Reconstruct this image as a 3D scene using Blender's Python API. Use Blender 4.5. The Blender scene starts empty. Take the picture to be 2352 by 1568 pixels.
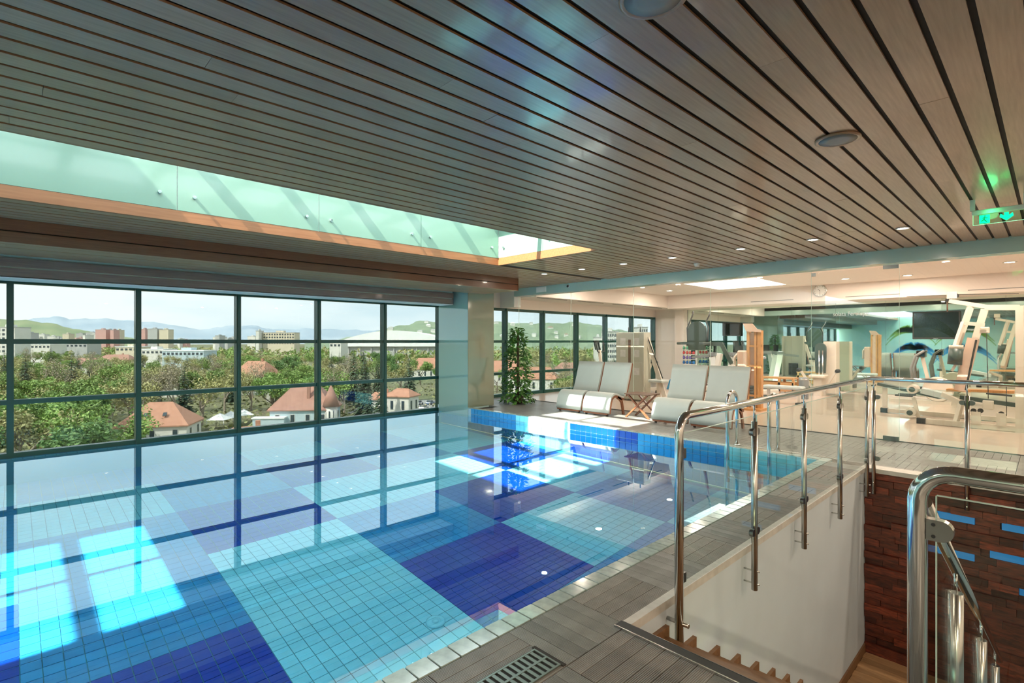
import bpy, math, random
from mathutils import Vector, Matrix
random.seed(7)
S = bpy.context.scene
COL = S.collection
R = math.radians
PI = math.pi

# ------------------------------------------------------------------ camera, sky, sun, exposure
FOC, YAW, EYE = 1194.0, math.atan(1244 / 1194.0), 1.5
cam_d = bpy.data.cameras.new('camera')
cam_d.sensor_width = 36.0
cam_d.lens = 36.0 * FOC / 2352.0
cam_d.clip_start, cam_d.clip_end = 0.05, 60000.0
cam = bpy.data.objects.new('camera', cam_d)
COL.objects.link(cam)
cam.location = (0, 0, EYE)
cam.rotation_euler = (PI / 2, 0, YAW)
S.camera = cam

W = bpy.data.worlds.new('sky')
S.world = W
W.use_nodes = True
wn = W.node_tree
wbg = wn.nodes['Background']
tc = wn.nodes.new('ShaderNodeTexCoord')
mp = wn.nodes.new('ShaderNodeMapping')
mp.inputs['Scale'].default_value = (1.6, 1.6, 7.0)
nz = wn.nodes.new('ShaderNodeTexNoise')
nz.inputs['Scale'].default_value = 1.6
nz.inputs['Detail'].default_value = 5.0
cr = wn.nodes.new('ShaderNodeValToRGB')
cr.color_ramp.elements[0].position = 0.35
cr.color_ramp.elements[0].color = (0.66, 0.79, 0.86, 1)
cr.color_ramp.elements[1].position = 0.62
cr.color_ramp.elements[1].color = (0.90, 0.95, 0.97, 1)
wn.links.new(tc.outputs['Generated'], mp.inputs['Vector'])
wn.links.new(mp.outputs['Vector'], nz.inputs['Vector'])
wn.links.new(nz.outputs['Fac'], cr.inputs['Fac'])
wn.links.new(cr.outputs['Color'], wbg.inputs['Color'])
wbg.inputs['Strength'].default_value = 4.2

sun_d = bpy.data.lights.new('sun', 'SUN')
sun_d.energy = 14.0
sun_d.angle = R(0.6)
sun_d.color = (1.0, 0.93, 0.82)
sun_d.cycles.is_caustics_light = True
sun = bpy.data.objects.new('sun', sun_d)
COL.objects.link(sun)
sun.rotation_euler = Vector((-0.115, 0.93, -1.0)).to_track_quat('-Z', 'Y').to_euler()
sun.location = (0, -20, 40)

S.view_settings.view_transform = 'Standard'
S.view_settings.look = 'None'
S.view_settings.gamma = 1.0
S.view_settings.use_curve_mapping = False
S.view_settings.exposure = 1.38
S.cycles.max_bounces = 7
S.cycles.diffuse_bounces = 4
S.cycles.glossy_bounces = 4
S.cycles.transmission_bounces = 6
S.cycles.transparent_max_bounces = 20
S.cycles.adaptive_threshold = 0.04
S.cycles.sample_clamp_indirect = 8.0

# ------------------------------------------------------------------ materials
def _m(name):
    m = bpy.data.materials.new(name)
    m.use_nodes = True
    return m, m.node_tree, m.node_tree.nodes['Principled BSDF']

def mat(name, col, rough=0.5, metal=0.0, coat=0.0, spec=0.5, emit=None, es=0.0,
        var=0.0, vscale=8.0, stretch=None, bump=0.0, col2=None, rnd=0.0, trans=0.0):
    m, nt, b = _m(name)
    b.inputs['Roughness'].default_value = rough
    b.inputs['Metallic'].default_value = metal
    b.inputs['Coat Weight'].default_value = coat
    b.inputs['Coat Roughness'].default_value = 0.08
    b.inputs['Specular IOR Level'].default_value = spec
    if trans:
        b.inputs['Transmission Weight'].default_value = trans
    if emit:
        b.inputs['Emission Color'].default_value = (*emit, 1)
        b.inputs['Emission Strength'].default_value = es
    if var or rnd or col2 or bump:
        c2 = col2 or tuple(min(1, c * (1 + var)) for c in col)
        c1 = col if col2 else tuple(c * (1 - var) for c in col)
        t = nt.nodes.new('ShaderNodeTexCoord')
        mpp = nt.nodes.new('ShaderNodeMapping')
        if stretch:
            mpp.inputs['Scale'].default_value = stretch
        n = nt.nodes.new('ShaderNodeTexNoise')
        n.inputs['Scale'].default_value = vscale
        n.inputs['Detail'].default_value = 6.0
        r = nt.nodes.new('ShaderNodeValToRGB')
        r.color_ramp.elements[0].position = 0.3
        r.color_ramp.elements[0].color = (*c1, 1)
        r.color_ramp.elements[1].position = 0.7
        r.color_ramp.elements[1].color = (*c2, 1)
        nt.links.new(t.outputs['Object'], mpp.inputs['Vector'])
        nt.links.new(mpp.outputs['Vector'], n.inputs['Vector'])
        nt.links.new(n.outputs['Fac'], r.inputs['Fac'])
        out = r.outputs['Color']
        if rnd:
            oi = nt.nodes.new('ShaderNodeObjectInfo')
            mr = nt.nodes.new('ShaderNodeMapRange')
            mr.inputs['To Min'].default_value = 1 - rnd
            mr.inputs['To Max'].default_value = 1 + rnd
            hs = nt.nodes.new('ShaderNodeHueSaturation')
            nt.links.new(oi.outputs['Random'], mr.inputs['Value'])
            nt.links.new(mr.outputs['Result'], hs.inputs['Value'])
            nt.links.new(out, hs.inputs['Color'])
            out = hs.outputs['Color']
        nt.links.new(out, b.inputs['Base Color'])
        if bump:
            bp = nt.nodes.new('ShaderNodeBump')
            bp.inputs['Strength'].default_value = bump
            bp.inputs['Distance'].default_value = 0.01
            nt.links.new(n.outputs['Fac'], bp.inputs['Height'])
            nt.links.new(bp.outputs['Normal'], b.inputs['Normal'])
    else:
        b.inputs['Base Color'].default_value = (*col, 1)
    return m

def glass(name, tint, f0=0.04, rough=0.0):
    """thin pane: see-through tint plus a two-sided Schlick reflection"""
    m, nt, b = _m(name)
    nt.nodes.remove(b)
    o = nt.nodes['Material Output']
    t = nt.nodes.new('ShaderNodeBsdfTransparent')
    t.inputs[0].default_value = (*tint, 1)
    g = nt.nodes.new('ShaderNodeBsdfGlossy')
    g.inputs['Roughness'].default_value = rough
    lw = nt.nodes.new('ShaderNodeLayerWeight')
    lw.inputs['Blend'].default_value = 0.5
    p = nt.nodes.new('ShaderNodeMath'); p.operation = 'POWER'; p.inputs[1].default_value = 5.0
    a = nt.nodes.new('ShaderNodeMath'); a.operation = 'MULTIPLY_ADD'
    a.inputs[1].default_value = (1 - f0) * 0.8; a.inputs[2].default_value = f0
    mx = nt.nodes.new('ShaderNodeMixShader')
    nt.links.new(lw.outputs['Facing'], p.inputs[0])
    nt.links.new(p.outputs[0], a.inputs[0])
    nt.links.new(a.outputs[0], mx.inputs[0])
    nt.links.new(t.outputs[0], mx.inputs[1])
    nt.links.new(g.outputs[0], mx.inputs[2])
    nt.links.new(mx.outputs[0], o.inputs[0])
    return m

def water_mat():
    m, nt, b = _m('pool_water')
    nt.nodes.remove(b)
    o = nt.nodes['Material Output']
    fr = nt.nodes.new('ShaderNodeFresnel'); fr.inputs['IOR'].default_value = 1.33
    ge = nt.nodes.new('ShaderNodeNewGeometry')
    lw = nt.nodes.new('ShaderNodeLayerWeight'); lw.inputs['Blend'].default_value = 0.5
    pw = nt.nodes.new('ShaderNodeMath'); pw.operation = 'POWER'; pw.inputs[1].default_value = 2.4
    sc_ = nt.nodes.new('ShaderNodeMath'); sc_.operation = 'MULTIPLY_ADD'
    sc_.inputs[1].default_value = 0.92; sc_.inputs[2].default_value = 0.08
    io = nt.nodes.new('ShaderNodeMix')                  # air side / water side of the surface
    nt.links.new(lw.outputs['Facing'], pw.inputs[0])
    nt.links.new(pw.outputs[0], sc_.inputs[0])
    nt.links.new(ge.outputs['Backfacing'], io.inputs[0])
    nt.links.new(sc_.outputs[0], io.inputs[2])
    nt.links.new(fr.outputs[0], io.inputs[3])
    rf = nt.nodes.new('ShaderNodeBsdfRefraction')
    rf.inputs['IOR'].default_value = 1.33; rf.inputs['Roughness'].default_value = 0.0
    rf.inputs['Color'].default_value = (0.93, 0.985, 1.0, 1)
    gl = nt.nodes.new('ShaderNodeBsdfGlossy'); gl.inputs['Roughness'].default_value = 0.0
    gl.inputs['Color'].default_value = (0.78, 0.95, 1.0, 1)
    mx = nt.nodes.new('ShaderNodeMixShader')
    nt.links.new(io.outputs[0], mx.inputs[0])
    nt.links.new(rf.outputs[0], mx.inputs[1])
    nt.links.new(gl.outputs[0], mx.inputs[2])
    nt.links.new(mx.outputs[0], o.inputs[0])
    return m

def leafmat(name, c1, c2, rnd=0.15):
    m, nt, b = _m(name)
    b.inputs['Roughness'].default_value = 0.6
    n = nt.nodes.new('ShaderNodeTexNoise'); n.inputs['Scale'].default_value = 1.3; n.inputs['Detail'].default_value = 3
    t = nt.nodes.new('ShaderNodeTexCoord')
    r = nt.nodes.new('ShaderNodeValToRGB')
    r.color_ramp.elements[0].position = 0.35; r.color_ramp.elements[0].color = (*c1, 1)
    r.color_ramp.elements[1].position = 0.65; r.color_ramp.elements[1].color = (*c2, 1)
    oi = nt.nodes.new('ShaderNodeObjectInfo')
    mr = nt.nodes.new('ShaderNodeMapRange'); mr.inputs['To Min'].default_value = 1 - rnd; mr.inputs['To Max'].default_value = 1 + rnd
    hs = nt.nodes.new('ShaderNodeHueSaturation')
    nt.links.new(t.outputs['Object'], n.inputs['Vector'])
    nt.links.new(n.outputs['Fac'], r.inputs['Fac'])
    nt.links.new(oi.outputs['Random'], mr.inputs['Value'])
    nt.links.new(mr.outputs['Result'], hs.inputs['Value'])
    nt.links.new(r.outputs['Color'], hs.inputs['Color'])
    nt.links.new(hs.outputs['Color'], b.inputs['Base Color'])
    return m

M = {}
M['plank'] = mat('ceiling_plank_wood', (0.295, 0.165, 0.092), 0.32, coat=0.3, col2=(0.385, 0.228, 0.132), vscale=5, stretch=(14, 0.7, 14), rnd=0.12)
M['plank_red'] = mat('red_brown_wood', (0.115, 0.042, 0.02), 0.35, coat=0.2, col2=(0.165, 0.066, 0.032), vscale=5, stretch=(14, 0.7, 14), rnd=0.06)
M['plank_dark'] = mat('grey_brown_wood', (0.13, 0.10, 0.085), 0.35, coat=0.2, col2=(0.18, 0.145, 0.12), vscale=5, stretch=(14, 0.7, 14), rnd=0.06)
M['black'] = mat('matt_black', (0.012, 0.011, 0.010), 0.7)
M['trimwood'] = mat('orange_trim_wood', (0.21, 0.078, 0.03), 0.4, col2=(0.27, 0.11, 0.045), vscale=4, stretch=(10, 0.6, 10))
M['frost'] = mat('frosted_green_glass', (0.165, 0.265, 0.205), 0.25, coat=0.3, spec=0.6)
M['steel'] = mat('stainless_steel', (0.62, 0.62, 0.60), 0.22, metal=1.0)
M['chrome'] = mat('polished_steel', (0.72, 0.74, 0.74), 0.10, metal=1.0)
M['clamp'] = mat('dark_steel_clamp', (0.22, 0.23, 0.23), 0.3, metal=1.0)
M['frame'] = mat('green_aluminium', (0.005, 0.064, 0.05), 0.35, metal=0.1, coat=0.1)
M['winglass'] = glass('tinted_window_glass', (0.312, 0.325, 0.32), 0.02)
M['skyglass'] = glass('clear_roof_glass', (0.95, 0.98, 0.97), 0.04)
M['glass'] = glass('clear_partition_glass', (0.975, 0.99, 0.985), 0.035)
M['railglass'] = glass('clear_rail_glass', (0.95, 0.985, 0.975), 0.04)
M['glassedge'] = mat('glass_edge', (0.55, 0.75, 0.68), 0.1, spec=0.8)
M['water'] = water_mat()
M['tC'] = mat('light_cyan_tile', (0.24, 0.78, 0.90), 0.18, rnd=0.05, var=0.03, spec=0.6)
M['tM'] = mat('mid_blue_tile', (0.02, 0.31, 0.66), 0.18, rnd=0.06, var=0.05, spec=0.6)
M['tD'] = mat('cobalt_tile', (0.0, 0.05, 0.42), 0.18, rnd=0.08, var=0.05, spec=0.6)
M['grout'] = mat('teal_grout', (0.04, 0.31, 0.40), 0.8)
M['walljoint'] = mat('pale_grout', (0.55, 0.72, 0.78), 0.8)
M['coping'] = mat('grey_stone_coping', (0.33, 0.42, 0.40), 0.16, coat=0.5, rnd=0.12, var=0.15, vscale=20)
M['board'] = mat('grey_composite_board', (0.185, 0.185, 0.175), 0.36, var=0.18, vscale=9, stretch=(1, 1, 1), rnd=0.16)
M['subfloor'] = mat('dark_subfloor', (0.03, 0.028, 0.025), 0.8)
M['teal'] = mat('teal_glass_cladding', (0.36, 0.50, 0.47), 0.2, coat=0.3, spec=0.5)
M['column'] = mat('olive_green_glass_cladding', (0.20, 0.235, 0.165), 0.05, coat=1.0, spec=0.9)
M['columnfront'] = mat('sky_brightened_glass_cladding', (0.36, 0.55, 0.50), 0.04, coat=1.0, spec=1.0)  # paler than the side face: bright reflected sky put into the colour
M['white'] = mat('white_paint', (0.72, 0.71, 0.68), 0.6)
M['warmwhite'] = mat('warm_white_paint', (0.78, 0.70, 0.64), 0.6)
M['shaftwhite'] = mat('white_plaster', (0.56, 0.64, 0.70), 0.6, var=0.03, vscale=3)
M['edge'] = mat('pale_stone_edge', (0.55, 0.54, 0.50), 0.45, var=0.1, vscale=14)
M['gymfloor'] = mat('pale_sports_floor', (0.50, 0.395, 0.32), 0.28, coat=0.3, var=0.06, vscale=4, stretch=(0.6, 8, 1))
M['parquet'] = mat('oak_parquet', (0.34, 0.20, 0.10), 0.35, col2=(0.45, 0.28, 0.15), vscale=4, stretch=(1.5, 12, 1), rnd=0.15)
M['stairwood'] = mat('brown_stair_wood', (0.17, 0.085, 0.035), 0.4, col2=(0.24, 0.125, 0.055), vscale=5, stretch=(2, 10, 10))
M['brick'] = mat('dark_red_timber', (0.05, 0.012, 0.008), 0.4, col2=(0.20, 0.04, 0.018), vscale=6, stretch=(2, 6, 9), rnd=0.6)
M['bluelit'] = mat('backlit_blue_block', (0.015, 0.16, 0.42), 0.25, emit=(0.01, 0.30, 0.75), es=0.12)
M['mirror'] = mat('green_tinted_mirror', (0.80, 0.94, 0.87), 0.02, metal=1.0)
M['pad'] = mat('pale_grey_pad', (0.47, 0.52, 0.50), 0.45, var=0.04, vscale=3)
M['teak'] = mat('red_teak', (0.16, 0.052, 0.022), 0.38, coat=0.2, col2=(0.25, 0.09, 0.04), vscale=5, stretch=(3, 3, 12))
M['teaktop'] = mat('dark_teak_slat', (0.16, 0.09, 0.06), 0.4, var=0.2, vscale=8)
M['pot'] = mat('brown_pot', (0.08, 0.05, 0.035), 0.6)
M['moss'] = mat('brown_moss_pole', (0.07, 0.045, 0.025), 0.9, var=0.4, vscale=30, bump=0.5)
M['leaf'] = leafmat('glossy_green_leaf', (0.035, 0.15, 0.02), (0.13, 0.32, 0.06), 0.1)
M['plastic'] = mat('white_plastic', (0.65, 0.66, 0.64), 0.4)
M['greyplastic'] = mat('grey_plastic', (0.20, 0.21, 0.21), 0.45)
M['darkpad'] = mat('dark_green_grey_pad', (0.05, 0.075, 0.065), 0.4)
M['machine'] = mat('cream_powder_coat', (0.62, 0.56, 0.47), 0.4)
M['panelgrey'] = mat('greyish_cream_panel', (0.42, 0.42, 0.34), 0.4)
M['machinepink'] = mat('pale_beige_panel', (0.60, 0.43, 0.33), 0.4)
M['birch'] = mat('orange_pine_wood', (0.48, 0.23, 0.075), 0.4, col2=(0.58, 0.31, 0.12), vscale=5, stretch=(10, 10, 1.2))
M['screen'] = mat('black_screen', (0.008, 0.012, 0.012), 0.08, coat=0.6)
M['rubber'] = mat('black_rubber', (0.02, 0.022, 0.022), 0.55)
M['lampon'] = mat('lit_lamp', (1, 0.9, 0.75), 0.5, emit=(1.0, 0.86, 0.66), es=9.0)
M['cable'] = mat('dark_cable', (0.05, 0.05, 0.05), 0.5)
M['exitgreen'] = mat('lit_exit_green', (0.0, 0.4, 0.1), 0.5, emit=(0.0, 1.0, 0.22), es=1.1)
M['exitglass'] = glass('green_edged_acrylic', (0.80, 0.98, 0.84), 0.05)
M['exitedge'] = mat('lit_acrylic_edge', (0.3, 0.8, 0.5), 0.3, emit=(0.3, 1.0, 0.5), es=0.5)
M['exitdark'] = mat('dark_figure', (0.0, 0.06, 0.03), 0.5)
M['letter'] = mat('white_letter', (0.85, 0.86, 0.84), 0.5)
M['drain'] = mat('galvanised_grate', (0.17, 0.21, 0.19), 0.35, metal=0.6)

# ------------------------------------------------------------------ mesh helpers
class MB:
    def __init__(self, off=(0, 0, 0)):
        self.v, self.f, self.sm, self.mi = [], [], [], []
        self.off = Vector(off)
        self.cm = 0
    def add(self, vs, fs, smooth=False):
        n = len(self.v)
        self.v.extend([tuple(p) for p in vs])
        for f in fs:
            self.f.append(tuple(i + n for i in f)); self.sm.append(smooth); self.mi.append(self.cm)
        return self
    def m(self, i):
        self.cm = i
        return self
    def box(self, x0, x1, y0, y1, z0, z1):
        vs = [(x, y, z) for x in (x0, x1) for y in (y0, y1) for z in (z0, z1)]
        return self.add(vs, [(0, 1, 3, 2), (4, 6, 7, 5), (0, 4, 5, 1), (2, 3, 7, 6), (0, 2, 6, 4), (1, 5, 7, 3)])
    def bevbox(self, x0, x1, y0, y1, z0, z1, b):
        """box with its four vertical corners and top/bottom rims chamfered"""
        def ring(z, i):
            return [(x0 + b + i, y0 + i, z), (x1 - b - i, y0 + i, z), (x1 - i, y0 + b + i, z), (x1 - i, y1 - b - i, z),
                    (x1 - b - i, y1 - i, z), (x0 + b + i, y1 - i, z), (x0 + i, y1 - b - i, z), (x0 + i, y0 + b + i, z)]
        vs = ring(z0, b * .6) + ring(z0 + b, 0) + ring(z1 - b, 0) + ring(z1, b * .6)
        fs = [tuple(range(7, -1, -1)), tuple(range(24, 32))]
        for k in range(3):
            for i in range(8):
                j = (i + 1) % 8
                fs.append((k * 8 + i, k * 8 + j, k * 8 + 8 + j, k * 8 + 8 + i))
        return self.add(vs, fs)
    def bar(self, p0, p1, w, h, up=(0, 0, 1)):
        """rectangular bar from p0 to p1, w sideways, h along up"""
        p0, p1 = Vector(p0), Vector(p1)
        d = (p1 - p0).normalized()
        u = Vector(up)
        s = d.cross(u)
        if s.length < 1e-4:
            s = d.cross(Vector((1, 0, 0)))
        s.normalize(); u = s.cross(d).normalized()
        s *= w / 2; u *= h / 2
        vs = [p + a * s + b * u for p in (p0, p1) for a, b in ((-1, -1), (1, -1), (1, 1), (-1, 1))]
        return self.add(vs, [(3, 2, 1, 0), (4, 5, 6, 7), (0, 1, 5, 4), (1, 2, 6, 5), (2, 3, 7, 6), (3, 0, 4, 7)])
    def tube(self, pts, r, n=8, caps=True, r1=None):
        pts = [Vector(p) for p in pts]
        k = len(pts)
        d0 = (pts[1] - pts[0]).normalized()
        a = d0.orthogonal().normalized()
        vs = []
        for i, p in enumerate(pts):
            d = ((pts[min(i + 1, k - 1)] - pts[i]).normalized() + (pts[i] - pts[max(i - 1, 0)]).normalized())
            d = d.normalized() if d.length > 1e-6 else d0
            a = (a - d * a.dot(d)).normalized()
            b = d.cross(a)
            rr = r if r1 is None else r + (r1 - r) * i / (k - 1)
            for j in range(n):
                t = 2 * PI * j / n
                vs.append(p + (a * math.cos(t) + b * math.sin(t)) * rr)
        fs = []
        for i in range(k - 1):
            for j in range(n):
                fs.append((i * n + j, i * n + (j + 1) % n, (i + 1) * n + (j + 1) % n, (i + 1) * n + j))
        n0 = len(self.v)
        self.add(vs, fs, True)
        if caps:
            self.f.append(tuple(n0 + j for j in range(n - 1, -1, -1))); self.sm.append(False); self.mi.append(self.cm)
            self.f.append(tuple(n0 + (k - 1) * n + j for j in range(n))); self.sm.append(False); self.mi.append(self.cm)
        return self
    def cyl(self, p0, p1, r, n=12, r1=None):
        return self.tube([p0, p1], r, n, True, r1)
    def lathe(self, prof, c=(0, 0, 0), n=20, axis='z', caps=True):
        c = Vector(c); vs, fs = [], []
        for (r, z) in prof:
            for j in range(n):
                t = 2 * PI * j / n
                q = (r * math.cos(t), r * math.sin(t), z)
                if axis == 'y': q = (q[0], q[2], q[1])
                if axis == 'x': q = (q[2], q[0], q[1])
                vs.append(c + Vector(q))
        for i in range(len(prof) - 1):
            for j in range(n):
                fs.append((i * n + j, i * n + (j + 1) % n, (i + 1) * n + (j + 1) % n, (i + 1) * n + j))
        n0 = len(self.v)
        self.add(vs, fs, True)
        for rng in (range(n - 1, -1, -1), range((len(prof) - 1) * n, len(prof) * n)) if caps else ():
            self.f.append(tuple(n0 + j for j in rng)); self.sm.append(False); self.mi.append(self.cm)
        return self
    def prism(self, poly, axis, a0, a1, smooth=False):
        """poly in the two other axes (x,y,z order kept), extruded along axis from a0 to a1"""
        def P(p, a):
            return {'x': (a, p[0], p[1]), 'y': (p[0], a, p[1]), 'z': (p[0], p[1], a)}[axis]
        n = len(poly)
        vs = [P(p, a0) for p in poly] + [P(p, a1) for p in poly]
        fs = [tuple(range(n - 1, -1, -1)), tuple(range(n, 2 * n))]
        for i in range(n):
            fs.append((i, (i + 1) % n, n + (i + 1) % n, n + i))
        return self.add(vs, fs, smooth)
    def ribbon(self, prof, th, axis, a0, a1):
        """thick strip following an open 2D profile, extruded along axis"""
        n = len(prof)
        nor = []
        for i in range(n):
            p, q = prof[max(i - 1, 0)], prof[min(i + 1, n - 1)]
            d = Vector((q[0] - p[0], q[1] - p[1])).normalized()
            nor.append(Vector((-d.y, d.x)))
        poly = list(prof) + [(prof[i][0] - nor[i].x * th, prof[i][1] - nor[i].y * th) for i in range(n - 1, -1, -1)]
        def P(p, a):
            return {'x': (a, p[0], p[1]), 'y': (p[0], a, p[1])}[axis]
        N = len(poly)
        vs = [P(p, a0) for p in poly] + [P(p, a1) for p in poly]
        fs = []
        for i in range(N):
            fs.append((i, (i + 1) % N, N + (i + 1) % N, N + i))
        self.add(vs, fs, True)
        caps = []
        for i in range(n - 1):
            caps.append((i + 1, i, N - 1 - i, N - 2 - i))
            caps.append((N + i, N + i + 1, N + N - 2 - i, N + N - 1 - i))
        return self.add(vs, caps)
    def mesh(self, name, mats):
        me = bpy.data.meshes.new(name)
        o = self.off
        me.from_pydata([(p[0] - o.x, p[1] - o.y, p[2] - o.z) for p in self.v], [], self.f)
        mats = mats if isinstance(mats, (list, tuple)) else [mats]
        for k in mats:
            me.materials.append(M[k] if isinstance(k, str) else k)
        me.polygons.foreach_set('use_smooth', self.sm)
        if len(mats) > 1:
            me.polygons.foreach_set('material_index', self.mi)
        me.update()
        return me
    def build(self, name, mats, parent=None):
        return inst(self.mesh(name, mats), name, parent)

def inst(me, name, parent=None, loc=None, rot=None):
    o = bpy.data.objects.new(name, me)
    COL.objects.link(o)
    if parent is not None:
        o.parent = parent
    if loc is not None:
        o.location = loc
    if rot is not None:
        o.rotation_euler = rot
    return o

def tag(o, label=None, cat=None, group=None, kind=None):
    if label: o['label'] = label
    if cat: o['category'] = cat
    if group: o['group'] = group
    if kind: o['kind'] = kind
    return o

def thing(name, label, cat, loc=(0, 0, 0), rz=0.0, group=None):
    o = bpy.data.objects.new(name, None)
    o.empty_display_size = 0.1
    COL.objects.link(o)
    o.location = loc
    o.rotation_euler = (0, 0, rz)
    return tag(o, label, cat, group)

def struct(o, label, cat):
    return tag(o, label, cat, None, 'structure')

def copy_tree(o, parent=None):
    c = o.copy(); COL.objects.link(c); c.parent = parent
    for ch in list(o.children):
        copy_tree(ch, c)
    return c

def ray(u, v):
    s, c = math.sin(YAW), math.cos(YAW)
    a, b = (u - 1176) / FOC, (784 - v) / FOC
    return Vector((-s + c * a, c + s * a, b))
def onz(u, v, z):
    r = ray(u, v); return Vector((0, 0, EYE)) + r * ((z - EYE) / r.z)
def onx(u, v, x):
    r = ray(u, v); return Vector((0, 0, EYE)) + r * (x / r.x)
def ony(u, v, y):
    r = ray(u, v); return Vector((0, 0, EYE)) + r * (y / r.y)
def at(u, v, d):
    return Vector((0, 0, EYE)) + ray(u, v) * d
# ------------------------------------------------------------------ the setting
XW, YF, XN, YG, YB, ZC = -10.33, 7.42, -2.07, 9.57, 17.3, 2.87
ZP, ZW = -1.81, -0.16
YBK, XR = -6.5, 4.0

# --- window walls
ROWS = [(-0.07, 0.595), (0.665, 1.465), (1.535, 2.33)]
def window_wall(name, ys, label, zb):
    w = MB()
    y0, y1 = ys[0], ys[-1]
    w.box(XW - 0.10, XW + 0.03, y0, y1, zb, zb + 0.085)          # bottom rail
    root = struct(w.build(name, 'frame'), label, 'window')
    MB().box(XW - 0.10, XW + 0.03, y0, y1, 2.33, 2.40).build('top_rail', 'frame', root)
    for z in (0.63, 1.5):
        MB().box(XW - 0.07, XW + 0.02, y0, y1, z - 0.035, z + 0.035).build('transom', 'frame', root)
    me = MB().box(XW - 0.12, XW + 0.045, -0.038, 0.038, zb, 2.40).mesh('mullion', 'frame')
    rb = MB().box(XW + 0.045, XW + 0.055, -0.022, 0.022, zb, 2.40).mesh('mullion_cap', 'frame')
    for y in ys:
        mu = inst(me, 'mullion', root, (0, y, 0))
        inst(rb, 'mullion_cap', mu)
    for a, b in zip(ys[:-1], ys[1:]):
        for k, (z0, z1) in enumerate(ROWS):
            zz0 = max(z0, zb + 0.085) if k else zb + 0.08
            MB().box(XW - 0.035, XW - 0.025, a + 0.038, b - 0.038, zz0, z1).build('pane', 'winglass', root)
    return root
window_wall('window_1', [-6.03 + 1.5 * k for k in range(10)], 'green framed window wall of three glazed rows along the pool', ZW - 0.02)
window_wall('window_2', [8.19, 9.68, 11.18, 12.73, 14.25, 15.81, 17.25], 'green framed window wall along the fitness room beyond the pillar', 0.0)

# --- floors and pool basin
pool = struct(MB().box(XW - 0.1, XN, YBK, YF, ZP - 0.15, ZP - 0.006).build('pool_floor', 'grout'), 'chequered blue tiled floor of the swimming pool', 'pool')
w = MB()
w.box(XW, XN, YF + 0.006, YF + 0.12, ZP, -0.02)
fw = w.build('far_basin_wall', 'walljoint', pool)
w = MB(); w.box(XN + 0.005, XN + 0.11, YBK, YF + 0.12, ZP, -0.03)
w.build('near_basin_wall', 'tC', pool)
w = MB(); w.box(XW - 0.10, XW + 0.05, YBK, YF, ZP, ZW - 0.02)
w.build('window_basin_wall', 'tM', pool)

CELLX = [-10.5, -9.06, -7.62, -6.18, -4.74, -3.30, -1.86]
CELLY = [-7.165, -5.725, -4.285, -2.845, -1.405, 0.035, 1.475, 2.915, 4.355, 5.795, 7.235, 8.7]
PAT = ['MMCMCCD', 'CMDMCMM', 'MDCCDMC', 'MCMDCDD', 'DCDCMDM', 'CCMMCMC']   # per column: rows from y=0.035 up, last = far wall
def tilecol(x, y, wall=False):
    i = max(k for k in range(6) if x >= CELLX[k] - 1e-6) if x > CELLX[0] else 0
    if wall:
        return ['M', 'M', 'C', 'D', 'M', 'C'][i]
    r = int(math.floor((y - 0.035) / 1.44))
    return PAT[i][r % 6] if r < 5 else PAT[i][5]
T = 0.12
tme = {}
for c in 'CMD':
    tme[c] = MB().box(-0.0568, 0.0568, -0.0568, 0.0568, -0.006, 0.004).mesh('tile', 't' + c)
tiles = []
x = -3.30 + T / 2 - T * 59
xs = [-3.30 + T / 2 + T * k for k in range(-58, 10)]
ys = [1.475 + T / 2 + T * k for k in range(-66, 50)]
for x in xs:
    if not (XW + 0.05 < x - T / 2 and x + T / 2 < XN + 0.01): continue
    for y in ys:
        if y - T / 2 < -3.2 or y + T / 2 > YF + 0.01: continue
        tiles.append((x, y))
vis = sorted([t for t in tiles if t[1] > 0.25 and t[0] < -2.6], key=lambda t: (t[0] * t[0] + t[1] * t[1]))
near = set(vis[:300])
for (x, y) in vis[:300]:
    inst(tme[tilecol(x, y)], 'tile', pool, (x, y, ZP))
for c in 'CMD':
    w = MB()
    for (x, y) in tiles:
        if (x, y) in near or tilecol(x, y) != c: continue
        w.add([(x - .0568, y - .0568, ZP + .004), (x + .0568, y - .0568, ZP + .004), (x + .0568, y + .0568, ZP + .004), (x - .0568, y + .0568, ZP + .004),
               (x - .0568, y - .0568, ZP - .006), (x + .0568, y - .0568, ZP - .006), (x + .0568, y + .0568, ZP - .006), (x - .0568, y + .0568, ZP - .006)],
              [(0, 1, 2, 3), (0, 4, 5, 1), (1, 5, 6, 2), (2, 6, 7, 3), (3, 7, 4, 0)])
    tag(w.build('floor_tiles', 't' + c, pool), kind='stuff')
wme = {c: MB().box(-0.0565, 0.0565, -0.004, 0.006, -0.0565, 0.0565).mesh('wall_tile', 't' + c) for c in 'CMD'}
for x in [-3.30 + T / 2 + T * k for k in range(-48, 10)]:
    if x < -9.14 or x > XN - 0.02: continue
    for r in range(3):
        inst(wme[tilecol(x, 0, True)], 'tile', fw, (x, YF, -0.065 - T * r))
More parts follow.
